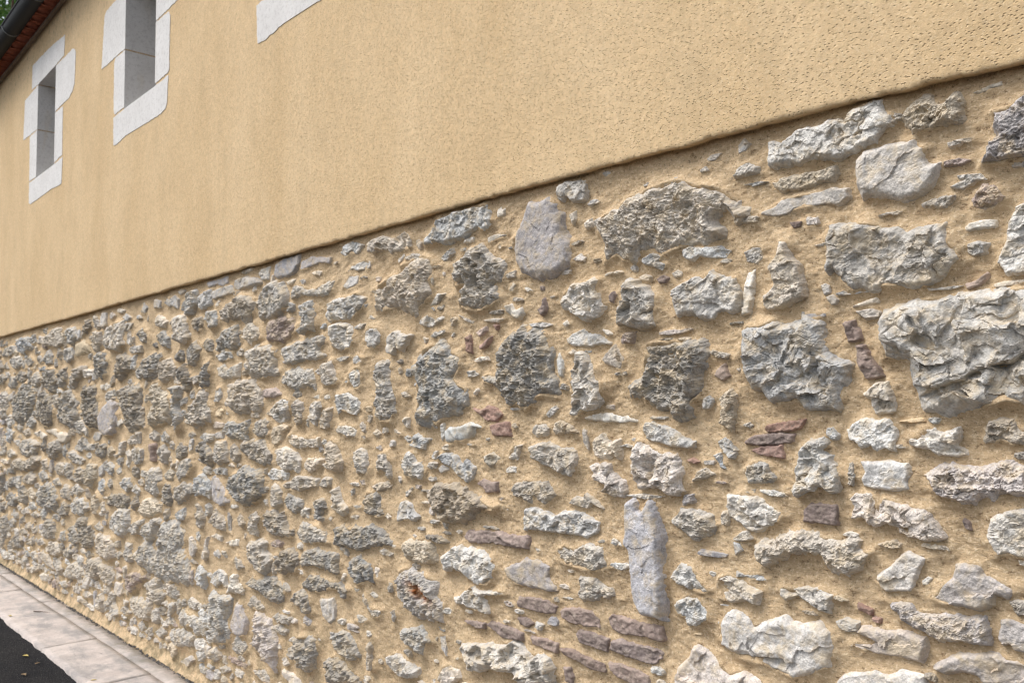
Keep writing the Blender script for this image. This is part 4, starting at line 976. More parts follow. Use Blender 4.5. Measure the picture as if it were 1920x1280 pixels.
STEPS = [(-0.83, 1.595, -0.592, 1.684), (-0.981, 2.176, -0.861, 2.187), (-1.358, 0.913, -1.155, 0.933), (-0.925, 1.291, -0.863, 1.298), (-1.224, 1.078, -1.072, 1.078), (-1.178, 1.112, -1.135, 1.093), (-0.92, 1.731, -0.847, 1.697), (-0.874, 1.041, -0.761, 1.024)]     # xa, za, xb, zb: ledges broken across single stones, the face set back below the line

stones = []
for ln in STONES.strip().split("\n"):
    q = ln.split()
    poly = np.array([[float(a) for a in t.split(",")] for t in q[2:]])/1000.0
    if poly[:, 0].mean() < -4.2: q[1] = str(int(int(q[1])*1.2))
    stones.append([q[0], int(q[1])/1000.0*(1.05 if q[0] in ('t', 'tr', 'tp') else .68), poly])
N_TRACED = len(stones)

def poly_area(p):
    x, z = p[:, 0], p[:, 1]
    return abs(np.dot(x, np.roll(z, -1))-np.dot(z, np.roll(x, -1)))/2

def in_frame(x, z, m=0.03):
    d = Vector((x, -.01, z))-CAM
    f = d.dot(_fw)
    if f < .1: return False
    return abs(d.dot(_r2)/f) < (.6+m) and abs(d.dot(_u2)/f) < (.4+m)

# more stones of the same kinds: chips in the joints of the far part and the wall beyond the picture
def filler():
    rg = random.Random(77)
    cell = {}
    def put(bb, k=None):
        for i in range(int(bb[0]//.25)-1, int(bb[2]//.25)+2):
            for j in range(int(bb[1]//.25)-1, int(bb[3]//.25)+2):
                cell.setdefault((i, j), []).append(bb)
    def free(bb, gap):
        for b in cell.get((int(((bb[0]+bb[2])/2)//.25), int(((bb[1]+bb[3])/2)//.25)), []):
            if bb[0] < b[2]+gap and bb[2] > b[0]-gap and bb[1] < b[3]+gap and bb[3] > b[1]-gap: return False
        return True
    def add(bb): put(bb)
    for c, h, p in stones:
        lo, hi = p.min(0), p.max(0); e = (hi-lo)*.10
        put((lo[0]+e[0], lo[1]+e[1], hi[0]-e[0], hi[1]-e[1]))
    src = [s for s in stones[:N_TRACED] if s[0][0] in 'grdsw' and s[2][:, 0].min() > -4.5]
    out = []
    def trial(x, z, smin, smax, gap, sq=1.0):
        c, h, p = rg.choice(src)
        size = math.sqrt(poly_area(p)); tgt = rg.uniform(smin, smax); k = tgt/size
        q = (p-p.mean(0))*k*np.array([1/math.sqrt(sq), math.sqrt(sq)])
        if rg.random() < .5: q = q*np.array([-1, 1])
        if rg.random() < .3: q = q*np.array([1, -1])
        q = q+np.array([x, z])
        lo, hi = q.min(0), q.max(0); e = (hi-lo)*.08
        bb = (lo[0]+e[0], lo[1]+e[1], hi[0]-e[0], hi[1]-e[1])
        if hi[1] > 2.27 or lo[1] < .045 or lo[0] < X0+.05 or hi[0] > X1-.05: return
        if free(bb, gap):
            put(bb); out.append([c, float(np.clip(.20*tgt+.004, .006, .028)), q])
    # beyond the frame: full range of sizes, big first
    for smin, smax, n in ((.16, .26, 900), (.09, .16, 2600), (.04, .09, 4200)):
        for _ in range(n):
            x = rg.uniform(X0, X1); z = rg.uniform(.12, 2.26)
            if in_frame(x, z, .02): continue
            trial(x, z, smin, smax, .02)
    # chips between the stones of the far part
    for smin, smax, n, gap in ((.10, .15, 500, .012), (.06, .10, 1200, .010), (.03, .055, 900, .012)):
        for _ in range(n):
            x = rg.uniform(-11, -4.6); z = rg.uniform(.06, 2.25)
            trial(x, z, smin, smax, gap)
    for smin, smax, n in ((.08, .15, 500), (.045, .08, 1200), (.03, .045, 900)):      # the foot of the far part
        for _ in range(n):
            trial(rg.uniform(-11, -4.3), .05+.42*rg.random()**1.3, smin, smax, .004)
    for _ in range(900):
        x = rg.uniform(-4.6, -2.6); z = rg.uniform(.14, 2.25)
        trial(x, z, .02, .05, .012)
    for _ in range(1300):
        x = rg.uniform(-2.8, -.6); z = rg.uniform(.14, 2.25)
        trial(x, z, .012, .034, .009, rg.choice([.4, .55, .9]))
    return out
FILL = filler()

# ---- the mortar bed: one height field that wraps round the stones
def mortar_band(xs, zs):
    gx, gz = np.meshgrid(xs, zs, indexing='ij')
    H = .007*fbm(gx*3.1, gz*3.1, 11, 3) + .0060*fbm(gx*11, gz*13, 12, 3) + .0040*fbm(gx*34, gz*60, 13, 3)
    H += .0024*fbm(gx*95, gz*130, 14, 2)
    fil = np.full_like(H, -.004)
    for k, (c, h, p) in enumerate(stones+FILL):
        lo, hi = p.min(0), p.max(0); R = .045
        i0, i1 = np.searchsorted(xs, [lo[0]-R, hi[0]+R]); j0, j1 = np.searchsorted(zs, [lo[1]-R, hi[1]+R])
        if i1-i0 < 1 or j1-j0 < 1: continue
        d = sdf(gx[i0:i1, j0:j1], gz[i0:i1, j0:j1], p)
        hk = _hash(np.array([k, k]), np.array([3, 7]), 5)
        w = .009+.016*hk[0]
        lx, lz = gx[i0:i1, j0:j1], gz[i0:i1, j0:j1]
        amt = np.clip(.36+.30*(hk[1]-.5)+.75*fbm(lx*14, lz*14, 300+k, 2), .02, .95)*(.45 if c[0] == 't' else 1.0)
        v = np.where(d > 0, amt*h-d*.9, (amt*h+.004)*np.exp(np.minimum(d, 0)/w)-.004)
        s = fil[i0:i1, j0:j1]
        np.maximum(s, v, out=s)
    H = H+fil
    # cement skirt at the foot
    foot = np.clip((.085+.030*fbm(gx*1.1, gx*0, 31, 3)-gz)/.10, 0, 1)
    H = H+.044*foot**1.6 + .004*foot*fbm(gx*2.2, gz*14, 33, 4)
    V = np.stack([gx, -H, gz], -1).reshape(-1, 3)
    idx = np.arange(gx.size).reshape(gx.shape)
    F = np.stack([idx[:-1, :-1], idx[1:, :-1], idx[1:, 1:], idx[:-1, 1:]], -1).reshape(-1, 4)
    return V, F

def mortar():
    def cols(a, b, lo, hi):
        xs = [a]
        while xs[-1] < b:
            xs.append(xs[-1]+float(np.clip(footprint(xs[-1])[0]*1.0, lo, hi)))
        xs[-1] = b
        return np.array(xs)
    ztop = 2.335
    bands = [(np.arange(X0, -11.0+.02, .035), np.arange(-.03, ztop, .014)),
             (cols(-11.01, -4.99, .009, .026), np.arange(-.03, ztop, .0085)),
             (cols(-5.0, -2.49, .005, .026), np.arange(-.03, ztop, .0060)),
             (np.arange(-2.50, -.45, .0042), np.arange(.62, ztop, .0040)),
             (np.arange(-2.50, -.44, .02), np.arange(-.03, .635, .014)),
             (np.arange(-.46, X1, .02), np.arange(-.03, ztop, .014))]
    Vs, Fs, n = [], [], 0
    for xs, zs in bands:
        V, F = mortar_band(xs, zs); Vs.append(V); Fs.append(F+n); n += len(V)
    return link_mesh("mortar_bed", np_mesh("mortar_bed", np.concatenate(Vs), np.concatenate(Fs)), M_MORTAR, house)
mortar()

# ---- stones
def make_stone(code, h, poly, seed, coarse=1.0):
    rg = np.random.default_rng(seed)
    k = code[0]
    A = poly_area(poly); size = math.sqrt(A)
    lo, hi = poly.min(0), poly.max(0)
    cx, cz = (lo+hi)/2
    fx, fz = footprint(cx)
    ext = hi-lo
    s_z = float(np.clip(fz*1.0, .0022, .009))*coarse
    s_x = float(np.clip(min(fx*.8, s_z*1.8), .0022, .016))*coarse
    s_x = min(s_x, ext[0]/9); s_z = min(s_z, ext[1]/9)
    pad = .012
    xs = np.arange(lo[0]-pad, hi[0]+pad+s_x, s_x); zs = np.arange(lo[1]-pad, hi[1]+pad+s_z, s_z)
    gx, gz = np.meshgrid(xs, zs, indexing='ij')
    L = max(size, .02)
    sd = int(rg.integers(1, 99999))
    rag = {'g': .055, 'r': .075, 'd': .09, 's': .035, 't': .06, 'w': .05, 'c': .04}[k]
    wx = gx+rag*L*fbm(gx/L*5, gz/L*5, sd, 4, .6); wz = gz+rag*L*fbm(gx/L*5, gz/L*5, sd+50, 4, .6)
    d = sdf(wx, wz, poly)+float(np.clip(.035*size, .0015, .006))*(1.0 if cx > -4 else 1.6)
    dmax = max(d.max(), .004)
    ew = {'g': .30, 'r': .50, 'd': .45, 's': .30, 't': .22, 'w': .55, 'c': .6}[k]*dmax
    t = np.clip(d/ew, 0, 1)
    base = h*(1-(1-t)**2.4)
    inner = np.clip(d/(.35*dmax), 0, 1)
    inner = inner*inner*(3-2*inner)
    # general tilt of the face
    th = rg.uniform(0, 2*math.pi); sl = h/L*rg.uniform(.1, .5)*(.3 if code == 'sl' else 1)
    Hh = base+inner*sl*((gx-cx)*math.cos(th)+(gz-cz)*math.sin(th))
    # broken facets
    fq = rg.choice([.45, .7, 1.0, 1.1])                 # some faces are worn flat, some freshly broken
    def facets(n, amp, tilt, warp, squash):
        amp, tilt = amp*fq, tilt*fq
        ang = rg.uniform(-.5, .5); ca, sa = math.cos(ang), math.sin(ang)
        sx = rg.uniform(lo[0], hi[0], n); sz = rg.uniform(lo[1], hi[1], n)
        qx = gx+warp*L*fbm(gx/L*4, gz/L*4, sd+7, 3); qz = gz+warp*L*fbm(gx/L*4, gz/L*4, sd+8, 3)
        best = np.full(gx.shape, 1e9); val = np.zeros(gx.shape)
        off = rg.normal(0, amp, n)*h; ga = rg.uniform(0, 2*math.pi, n); gt = rg.uniform(.2, 1, n)*tilt
        for i in range(n):
            dx, dz = qx-sx[i], qz-sz[i]
            u, v = dx*ca+dz*sa, (-dx*sa+dz*ca)*squash
            dd = u*u+v*v
            pl = off[i]+gt[i]*(math.cos(ga[i])*dx+math.sin(ga[i])*dz)
            mk = dd < best
            best = np.where(mk, dd, best); val = np.where(mk, pl, val)
        return np.clip(val, -.7*h, .6*h)
    nf = int(np.clip(A/(.035**2), 3, 34))
    if k == 'g':
        Hh += inner*(facets(nf, .17, .60, .10, 1.5)+.6*facets(min(60, nf*3), .11, .6, .10, 1.7)+.35*facets(min(150, nf*9), .12, .7, .10, 1.5))
        Hh += inner*h*.22*fbm(gx/L*5, gz/L*5, sd+1, 4, .55)+.0022*inner*fbm(gx*95, gz*95, sd+2, 3)
    elif k in 'rd':
        Hh += inner*(facets(nf, .15, .5, .25, 1.3)*.8+.5*facets(min(150, nf*8), .16, .7, .15, 1.4))
        rr = fbm(gx/.030+3, gz/.026, sd+3, 5, .66, True)
        Hh += inner*h*(.38 if k == 'r' else .58)*rr+.0035*inner*fbm(gx*80, gz*85, sd+2, 3, .6, True)
        cav = np.clip(fbm(gx/L*3.2, gz/L*3.2, sd+9, 3)-.18, 0, 1)
        Hh -= inner*cav*h*(1.1 if k == 'd' else .45)
    elif k == 's':
        fl = .35 if code == 'sl' else 1.0
        Hh += fl*inner*facets(max(3, nf//3), .10, .30, .15, 1.6)
        Hh += (.2 + .8*fl)*inner*h*.26*fbm(gx/L*4, gz/L*4, sd+1, 5, .55)+.0012*inner*fbm(gx*90, gz*90, sd+2, 3)
    elif k == 't':
        Hh += inner*facets(4, .10, .18, .1, 2.2)
        Hh += inner*h*.55*fbm(gx/.03, gz/.018, sd+1, 4, .65)+.0018*fbm(gx*110, gz*120, sd+2, 2)
    else:
        Hh += inner*facets(4, .14, .45, .1, 1.6)+inner*h*.2*fbm(gx/L*5, gz/L*5, sd+1, 3)
    if k in 'grd':
        ck = np.clip(1-np.abs(fbm(gx/L*2.2+9, gz/L*3.4, sd+31, 3))/.045, 0, 1)*np.clip(fbm(gx/L*1.7, gz/L*1.7, sd+33, 2)*3+.4, 0, 1)
        Hh -= inner*ck*min(.30*h+.002, .009)
    for (ax, az, ar, ad) in CAVITIES:
        if lo[0] < ax < hi[0] and lo[1] < az < hi[1] and sdf(np.array([ax]), np.array([az]), poly)[0] > 0:
            q = np.hypot(gx-ax, (gz-az)*1.2)/ar*(1+.5*fbm(gx/ar*1.5, gz/ar*1.5, sd+21, 3))
            Hh -= ad*h*np.clip(1.25-q, 0, 1)**.6*t
    for (xa, za, xb, zb) in STEPS:
        mx, mz = (xa+xb)/2, (za+zb)/2
        if sdf(np.array([mx]), np.array([mz]), poly)[0] > 0:
            ln = math.hypot(xb-xa, zb-za)
            s = ((gx-xa)*(zb-za)-(gz-za)*(xb-xa))/ln+.010*fbm(gx*30, gz*30, sd+23, 3)
            u = ((gx-xa)*(xb-xa)+(gz-za)*(zb-za))/ln**2
            Hh -= .85*h*np.clip(s/.004, 0, 1)*np.exp(-np.clip(s, 0, 1)/.030)*np.clip((u+.05)/.15, 0, 1)*np.clip((1.05-u)/.15, 0, 1)*t
            Hh += .25*h*np.clip(1-np.abs(s+.012)/.02, 0, 1)*np.clip((u+.05)/.2, 0, 1)*np.clip((1.05-u)/.2, 0, 1)*t
    Hh = np.where(d < 0, np.minimum(Hh, 2.2*d), np.maximum(Hh, -.012))
    Hh = np.where(d < 0, np.maximum(Hh, -.016), Hh)
    # tint
    col = np.array(COLORS[code])*rg.uniform(.80, 1.10)*(1+rg.normal(.004, .028)*np.array([1, 0, -1.2]))*np.array([1.02, 1.0, .975])*(.93 if cx < -4.5 else 1.0)
    T = np.broadcast_to(np.clip(col, .02, .9), gx.shape+(3,)).copy()
    if code == 'ro':
        u = (gx-cx)/ext[0]; v = (gz-cz)/ext[1]
        m = np.clip(1-np.abs(v+.55*u-.10+.10*fbm(gx*40, gz*40, 5, 3))/.13, 0, 1)*np.clip(1-np.abs(u-.08)/.34, 0, 1)
        m = np.clip(m*2.2, 0, 1)[..., None]
        T = T*(1-m)+np.array((.26, .085, .02))*m
        Hh -= .011*m[..., 0]
    keep = d > -max(s_x, s_z)*1.8-.004
    cell = keep[:-1, :-1] | keep[1:, :-1] | keep[1:, 1:] | keep[:-1, 1:]
    idx = np.arange(gx.size).reshape(gx.shape)
    F = np.stack([idx[:-1, :-1], idx[1:, :-1], idx[1:, 1:], idx[:-1, 1:]], -1)[cell]
    used, inv = np.unique(F, return_inverse=True)
    F = inv.reshape(F.shape)
    V = np.stack([gx, -Hh, gz], -1).reshape(-1, 3)[used]
    return V, F, T.reshape(-1, 3)[used]

loose = []
n_stone = 0
for i, (c, h, p) in enumerate(stones):
    V, F, T = make_stone(c, h, p, 1000+i)
    brick = c in ('t', 'tr', 'tp')
    if brick or n_stone < 300:
        nm = "brick" if brick else "stone"
        ce = np.array([(p[:, 0].min()+p[:, 0].max())/2, 0.0, (p[:, 1].min()+p[:, 1].max())/2])
        link_mesh(nm, np_mesh(nm, V-ce, F, c[0] in 'tw', T), M_BRICK if brick else M_STONE, house, tuple(ce))
        if not brick: n_stone += 1
    else:
        loose.append((V, F, T))
for i, (c, h, p) in enumerate(FILL):
    vis = in_frame(*p.mean(0))
    loose.append(make_stone(c, h, p, 9000+i, 1.0 if vis else 2.2))
off = 0; LV = []; LF = []; LT = []
for V, F, T in loose:
    LV.append(V); LF.append(F+off); LT.append(T); off += len(V)
o = link_mesh("small_stones", np_mesh("small_stones", np.concatenate(LV), np.concatenate(LF), False, np.concatenate(LT)), M_STONE, house)
tag(o, "small stones and chips set between the larger stones", kind="stuff")

# ---- upper render coat with its lip, and the windows
WIN = [(-8.53, 0), (-6.03, 1), (-3.65, 1)]
HX0, HX1, HZ0, HZ1 = -.302, .348, 3.672, 4.596
ZTOP = 5.075
def render_coat():
    xs = [X0]
    while xs[-1] < X1:
        x = xs[-1]; d = footprint(x)[0] if x < .3 else .03
        xs.append(x+float(np.clip(d*1.1, .0040, .05)) if x > -4.5 and x < -.4 else x+float(np.clip(d*2.2, .02, .05)))
    xs = np.array(xs[:-1]+[X1])
    br = np.array(sorted([cx+e for cx, _ in WIN for e in (HX0, HX1)]))
    xs = np.array([x for x in xs if np.min(np.abs(br-x)) > .006]); xs = np.sort(np.concatenate([xs, br]))
    zr = np.concatenate([np.arange(.020, 1.0, .0042), np.arange(1.0, 2.76, .012)])+2.30
    zr = np.array([z for z in zr if abs(z-HZ0) > .008 and abs(z-HZ1) > .008 and z < ZTOP-.01])
    zr = np.sort(np.concatenate([zr, [HZ0, HZ1, ZTOP]]))
    lipY = np.array([.02, .002, -.016, -.030, RY+.0012, RY+.0003]); lipZ = np.array([.006, .003, .001, -.0015, .0022, .010])
    zb = ledge_z(xs)+.0035*fbm(xs*5, xs*0, 41, 3)+.0034*fbm(xs*30, xs*0, 42, 4, .6)
    zb = zb - .012*np.clip(fbm(xs*2.3, xs*0+3, 44, 2)-.45, 0, 1)
    nl, nr = len(lipY), len(zr)
    gx = np.repeat(xs[:, None], nl+nr, 1)
    gz = np.empty_like(gx); gy = np.empty_like(gx)
    rough = fbm(xs*45, xs*0, 43, 3, .7)*1.7
    gz[:, :nl] = zb[:, None]+lipZ[None]+.0022*rough[:, None]*np.array([0, .5, 1, 1, .6, .2])[None]
    gy[:, :nl] = lipY[None]+.0035*rough[:, None]*np.array([0, 1, 1, .8, .4, 0])[None]
    rel = np.clip((zr-2.32)/.3, 0, 1)
    gz[:, nl:] = zr[None]+np.maximum(0, zb-2.30)[:, None]*(1-rel)[None]
    gy[:, nl:] = RY-.004*fbm(gx[:, nl:]*1.3, gz[:, nl:]*1.3, 45, 3)*np.clip((zr-2.32)/.1, 0, 1)[None]*np.clip((3.45-zr)/.75, .10, 1)[None]
    fine = (np.clip((3.35-gz)/.15, 0, 1)*np.clip((gx+4.6)/.5, 0, 1))[:, 4:]
    ax, az = gx[:, 4:], gz[:, 4:]
    g1 = fbm(ax*95, az*120, 47, 2, .6); pit = np.clip(fbm(ax*120, az*150, 48, 1)-.35, 0, 1)
    gy[:, 4:] -= fine*(.0005*g1-.0015*pit)
    idx = np.arange(gx.size).reshape(gx.shape)
    F = np.stack([idx[:-1, :-1], idx[1:, :-1], idx[1:, 1:], idx[:-1, 1:]], -1)
    mx = (xs[:-1]+xs[1:])/2; zz = np.concatenate([np.full(nl, 2.3), zr]); mz = (zz[:-1]+zz[1:])/2
    keep = np.ones((len(mx), len(mz)), bool)
    for cx, _ in WIN:
        keep &= ~(((mx > cx+HX0) & (mx < cx+HX1))[:, None] & ((mz > HZ0) & (mz < HZ1))[None])
    F = F[keep]
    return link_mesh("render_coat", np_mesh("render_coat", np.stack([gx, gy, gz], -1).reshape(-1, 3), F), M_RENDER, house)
render_coat()

def ragged(poly, step, amp, rng, keep_inner):
    out = []
    n = len(poly)
    for i in range(n):
        a, b = poly[i], poly[(i+1) % n]
        out.append(a)
        L = math.hypot(b[0]-a[0], b[1]-a[1]); k = int(L/step)
        if keep_inner(a, b): continue
        for j in range(1, k):
            t = j/k; nx, nz = -(b[1]-a[1])/L, (b[0]-a[0])/L; w = rng.uniform(-amp, amp)
            out.append((a[0]+(b[0]-a[0])*t+nx*w, a[1]+(b[1]-a[1])*t+nz*w))
    return out

BLOCKS = [
    {"lintel": [(-.53, 4.605), (-.527, 4.84), (.071, 4.82), (.60, 4.775), (.585, 4.595), (.335, 4.59), (-.287, 4.59)],
     "jamb_block": [[(.335, 4.582), (.861, 4.568), (.93, 4.54), (.945, 4.50), (.928, 4.25), (.87, 4.20), (.764, 4.168), (.335, 4.168)],
                    [(.335, 4.156), (.584, 4.146), (.592, 3.716), (.335, 3.706)],
                    [(-.287, 4.582), (-.80, 4.572), (-.827, 4.179), (-.287, 4.160)],
                    [(-.287, 4.150), (-.565, 4.152), (-.545, 3.712), (-.287, 3.708)]],
     "sill": [(-.55, 3.700), (-.287, 3.696), (.335, 3.690), (.61, 3.696), (.593, 3.474), (.53, 3.468), (.282, 3.485), (-.10, 3.482), (-.476, 3.480), (-.535, 3.50)]},
    {"lintel": [(-.56, 4.605), (-.55, 4.845), (.03, 4.83), (.57, 4.80), (.59, 4.595), (.335, 4.59), (-.287, 4.59)],
     "jamb_block": [[(.335, 4.582), (.80, 4.575), (.835, 4.54), (.82, 4.135), (.335, 4.128)],
                    [(.335, 4.116), (.565, 4.112), (.592, 4.08), (.588, 3.72), (.56, 3.706), (.335, 3.702)],
                    [(-.287, 4.582), (-.74, 4.575), (-.785, 4.545), (-.836, 4.149), (-.287, 4.138)],
                    [(-.287, 4.126), (-.50, 4.134), (-.531, 4.10), (-.525, 3.75), (-.50, 3.708), (-.287, 3.704)]],
     "sill": [(-.530, 3.690), (-.287, 3.694), (.335, 3.684), (.575, 3.688), (.56, 3.515), (.53, 3.479), (.396, 3.467), (.121, 3.477), (-.227, 3.488), (-.44, 3.470), (-.512, 3.478)]}]
for wi, (cx, typ) in enumerate(WIN):
    rng = random.Random(50+wi)
    D = BLOCKS[typ]
    # wooden shutter at the back of the opening, the window's own body
    b = MB()
    for k in range(4):
        b.box(-.30+k*.162, -.30+k*.162+.156, .345, .375, 3.68, 4.60)
    w = b.build("window", M_WOOD, house, (cx, 0, 0))
    inner = lambda a, c: abs(a[0]) < .34 and abs(c[0]) < .34
    for nm, polys in (("lintel", [D["lintel"]]), ("jamb_block", D["jamb_block"]), ("sill", [D["sill"]])):
        for pl in polys:
            pr = rng.uniform(.0002, .0012)
            pl = ragged(pl, .022, .0045, rng, inner)
            MB().prism(pl, RY-.0022-pr, .34).build(nm, M_WHITE, w)
    j = MB().box(-.62, -.2895, RY+.006, .33, 3.60, 4.70).box(.3375, .62, RY+.0062, .33, 3.60, 4.70)
    j.build("joint_mortar", M_MORTAR, w)

# ---- eaves: course of flat tile, half-round tile ends, slab, gutter
cor = MB().box(X0, X1, -.062, .10, 5.078, 5.104).box(X0, X1, -.030, .10, 5.1045, 5.20).box(X0, X1, -.185, .10, 5.2005, 5.222)
eave = cor.build("eave", M_SOFFIT, house)
def tile_mesh(r, length, th, n=10):
    m = MB()
    prof = []
    for i in range(n+1):
        a = math.pi*i/n
        prof.append((math.cos(a), math.sin(a)))
    V = m.v; F = m.f
    for y, k in ((0.0, 1.0), (length, .9)):
        for rr in (r*k, (r-th)*k):
            for c, s in prof: V.append((c*rr, -y, s*rr))
    q = n+1
    idx = lambda e, s, i: (e*2+s)*q+i
    for i in range(n):
        F.append((idx(0, 0, i), idx(0, 0, i+1), idx(1, 0, i+1), idx(1, 0, i)))
        F.append((idx(0, 1, i+1), idx(0, 1, i), idx(1, 1, i), idx(1, 1, i+1)))
        F.append((idx(1, 0, i), idx(1, 0, i+1), idx(1, 1, i+1), idx(1, 1, i)))
    for i in (0, n):
        F.append((idx(0, 0, i), idx(1, 0, i), idx(1, 1, i), idx(0, 1, i)))
    return m.mesh("eave_tile", True)
tm = tile_mesh(.088, .150, .016)
rng = random.Random(4)
x = X0+.1
while x < X1-.1:
    t = link_mesh("eave_tile", tm, M_TILE, eave, (x+rng.uniform(-.006, .006), -.012+rng.uniform(-.008, .008), 5.1065))
    t.rotation_euler = (rng.uniform(-.02, .02), 0, rng.uniform(-.03, .03))
    x += .205
gx0, gx1 = X0-.1, X1+.1
def half_pipe(xa, xb, r, th, cy, cz, a0, a1, n=16):
    m = MB()
    for xx in (xa, xb):
        for rr in (r, r-th):
            for i in range(n+1):
                a = a0+(a1-a0)*i/n
                m.v.append((xx, cy+rr*math.cos(a), cz+rr*math.sin(a)))
    q = n+1; I = lambda e, s, i: (e*2+s)*q+i
    for i in range(n):
        m.f.append((I(0, 0, i), I(1, 0, i), I(1, 0, i+1), I(0, 0, i+1)))
        m.f.append((I(0, 1, i+1), I(1, 1, i+1), I(1, 1, i), I(0, 1, i)))
        for e in (0, 1):
            m.f.append((I(e, 0, i), I(e, 0, i+1), I(e, 1, i+1), I(e, 1, i)) if e == 0 else (I(e, 0, i+1), I(e, 0, i), I(e, 1, i), I(e, 1, i+1)))
    for i in (0, n):
        m.f.append((I(0, 0, i), I(0, 1, i), I(1, 1, i), I(1, 0, i)))
    return m
GY, GZ, GR = -.235, 5.140, .080
m = half_pipe(gx0, gx1, GR, .003, GY, GZ, math.pi, 2*math.pi)
m.tube((gx0, GY-GR, GZ), (gx1, GY-GR, GZ), .009, .009, 10)
gut = m.build("gutter", M_ZINC, house, smooth=True)
for xx in np.arange(gx0+.4, gx1, .95):
    half_pipe(xx, xx+.022, GR+.0035, .003, GY, GZ, math.pi*1.0, 2*math.pi).build("gutter_joint", mat_plain("zinc_solder", (.10, .11, .115), (.15, .16, .165), 20, .5, 60, .1, .002, .5) if "zinc_solder" not in bpy.data.materials else bpy.data.materials["zinc_solder"], gut, smooth=True)
# roof: rows of curved tiles as a corrugated slope
rx = np.arange(X0-.15, X1+.151, .02); ry = np.linspace(-.20, 3.2, 30)
gx, gy = np.meshgrid(rx, ry, indexing='ij')
gz = 5.235+(gy+.20)*.30+.035*np.abs(np.sin(gx/.205*math.pi))+.012*((gy*3) % 1.0)
idx = np.arange(gx.size).reshape(gx.shape)
F = np.stack([idx[:-1, :-1], idx[1:, :-1], idx[1:, 1:], idx[:-1, 1:]], -1).reshape(-1, 4)
link_mesh("roof", np_mesh("roof", np.stack([gx, gy, gz], -1).reshape(-1, 3), F), M_TILE, house)
# the rest of the building behind the front
MB().box(X0+.01, X1-.01, .40, 6.2, -.02, 5.19).build("wall", M_WALL, house)
MB().box(X0+.005, X0+.10, .03, .40, -.02, 5.07).box(X1-.10, X1-.005, .03, .40, -.02, 5.07).build("wall_end", M_WALL, house)
link_mesh("roof_back", MB().prism([(X0-.1, 0), (X1+.1, 0), (X1+.1, .06), (X0-.1, .06)], 0, 3.25).mesh("roof_back"), M_TILE, house, (0, 3.19, 6.20)).rotation_euler = (-.30, 0, 0)

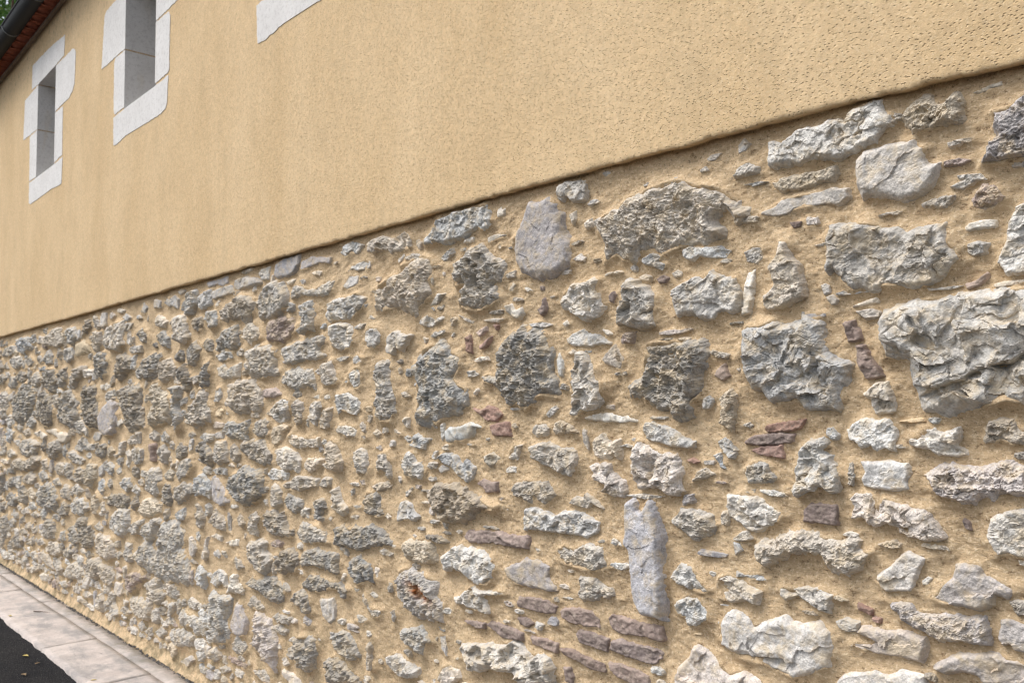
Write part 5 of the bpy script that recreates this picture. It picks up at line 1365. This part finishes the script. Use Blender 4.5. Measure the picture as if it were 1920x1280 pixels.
# ------------------------------------------------------------------ tree behind the far end of the roof
def tree():
    base = (-17.2, 1.15, -.02)
    t = empty("broadleaf_tree", base)
    tag(t, "leafy green tree showing over the dark gutter in the top corner", "tree")
    r = random.Random(12); nr = np.random.default_rng(12)
    m = MB(); tips = []
    p = Vector((0, 0, 0)); rad = .26
    for i in range(7):
        q = p+Vector((r.uniform(-.12, .12), r.uniform(-.12, .12), 1.02)); m.tube(p, q, rad, rad*.86, 10); p = q; rad *= .86
        if i >= 2:
            for _ in range(3):
                a = r.uniform(0, 6.28); e = p
                rr = rad*.55
                for s in range(3):
                    f = e+Vector((math.cos(a)*.75, math.sin(a)*.75, .55+.1*s)); m.tube(e, f, rr, rr*.65, 7); e = f; rr *= .65
                    a += r.uniform(-.5, .5); tips.append(f)
    for _ in range(4):
        a = r.uniform(0, 6.28); e = p; rr = rad*.7
        for s in range(4):
            f = e+Vector((math.cos(a)*.5, math.sin(a)*.5, .75)); m.tube(e, f, rr, rr*.65, 7); e = f; rr *= .65; tips.append(f)
    m.build("trunk", M_BARK, t, smooth=True)
    C = []
    for tp in tips:
        for _ in range(3):
            C.append(np.array(tp)+nr.normal(0, .45, 3))
    C = np.array(C)
    N = 52000
    cen = C[nr.integers(0, len(C), N)]+nr.normal(0, .36, (N, 3))
    d = nr.normal(0, 1, (N, 3)); d /= np.linalg.norm(d, axis=1)[:, None]
    d[:, 2] -= .3; u = np.cross(d, nr.normal(0, 1, (N, 3))); u /= np.linalg.norm(u, axis=1)[:, None]
    L = nr.uniform(.07, .13, N)[:, None]; W = L*.3
    nrm = np.cross(d, u)*.15
    V = np.stack([cen, cen+d*L*.5+u*W+nrm*L, cen+d*L, cen+d*L*.5-u*W+nrm*L], 1).reshape(-1, 3)
    F = np.arange(4*N).reshape(-1, 4)
    link_mesh("crown", np_mesh("crown", V, F, False), M_FOL, t)
tree()

# ------------------------------------------------------------------ fallen leaves and a twig
def leaf(label, loc, L, rz, mat):
    V = []; n = 6
    for i in range(n+1):
        u = i/n; w = .30*math.sin(math.pi*min(1, u*1.05))**.8*(1-.25*u)
        z = .10*math.sin(math.pi*u)
        V += [((u-.5)*L, -w*L, (z+.10)*L*.6), ((u-.5)*L, 0, z*L*.6), ((u-.5)*L, w*L, (z+.10)*L*.6)]
    F = []
    for i in range(n):
        a = i*3; F += [(a, a+3, a+4, a+1), (a+1, a+4, a+5, a+2)]
    me = bpy.data.meshes.new("fallen_leaf"); me.from_pydata(V, [], F); me.update()
    o = link_mesh("fallen_leaf", me, mat, None, loc); o.rotation_euler = (0, 0, rz)
    sm = o.modifiers.new("solid", 'SOLIDIFY'); sm.thickness = .0006
    tag(o, label, "leaf", "fallen leaves on road and pavement")
    return o
leaf("narrow yellow leaf on the asphalt in the bottom left corner", (-6.25, -.60, -.016), .05, .5, M_LEAFY)
leaf("yellow leaf on the pavement edge at the bottom of the picture", (-5.36, -.445, .005), .032, 1.2, M_LEAFY)
leaf("pale yellow leaf on the pavement at the left edge", (-7.40, -.455, .004), .04, .3, M_LEAFY)
leaf("small brown leaf on the asphalt beside the pavement edge", (-6.02, -.585, -.016), .035, 2.0, M_LEAFB)
leaf("brown leaf on the asphalt below the narrow yellow leaf", (-5.83, -.70, -.016), .05, .2, M_LEAFB)
def twig(label, x, y, L, rz):
    m = MB(); p = Vector((-L/2, 0, 0)); rng = random.Random(int(-x*100))
    for i in range(5):
        q = p+Vector((L/5, rng.uniform(-.006, .006), rng.uniform(-.001, .003))); m.tube(p, q, .0042-.0006*i, .0036-.0006*i, 6); p = q
    o = m.build("twig", M_BARK, None, (x, y, .007), True); o.rotation_euler = (0, 0, rz)
    tag(o, label, "twig")
twig("short dark twig lying on the pavement slabs", -7.35, -.25, .17, .5)
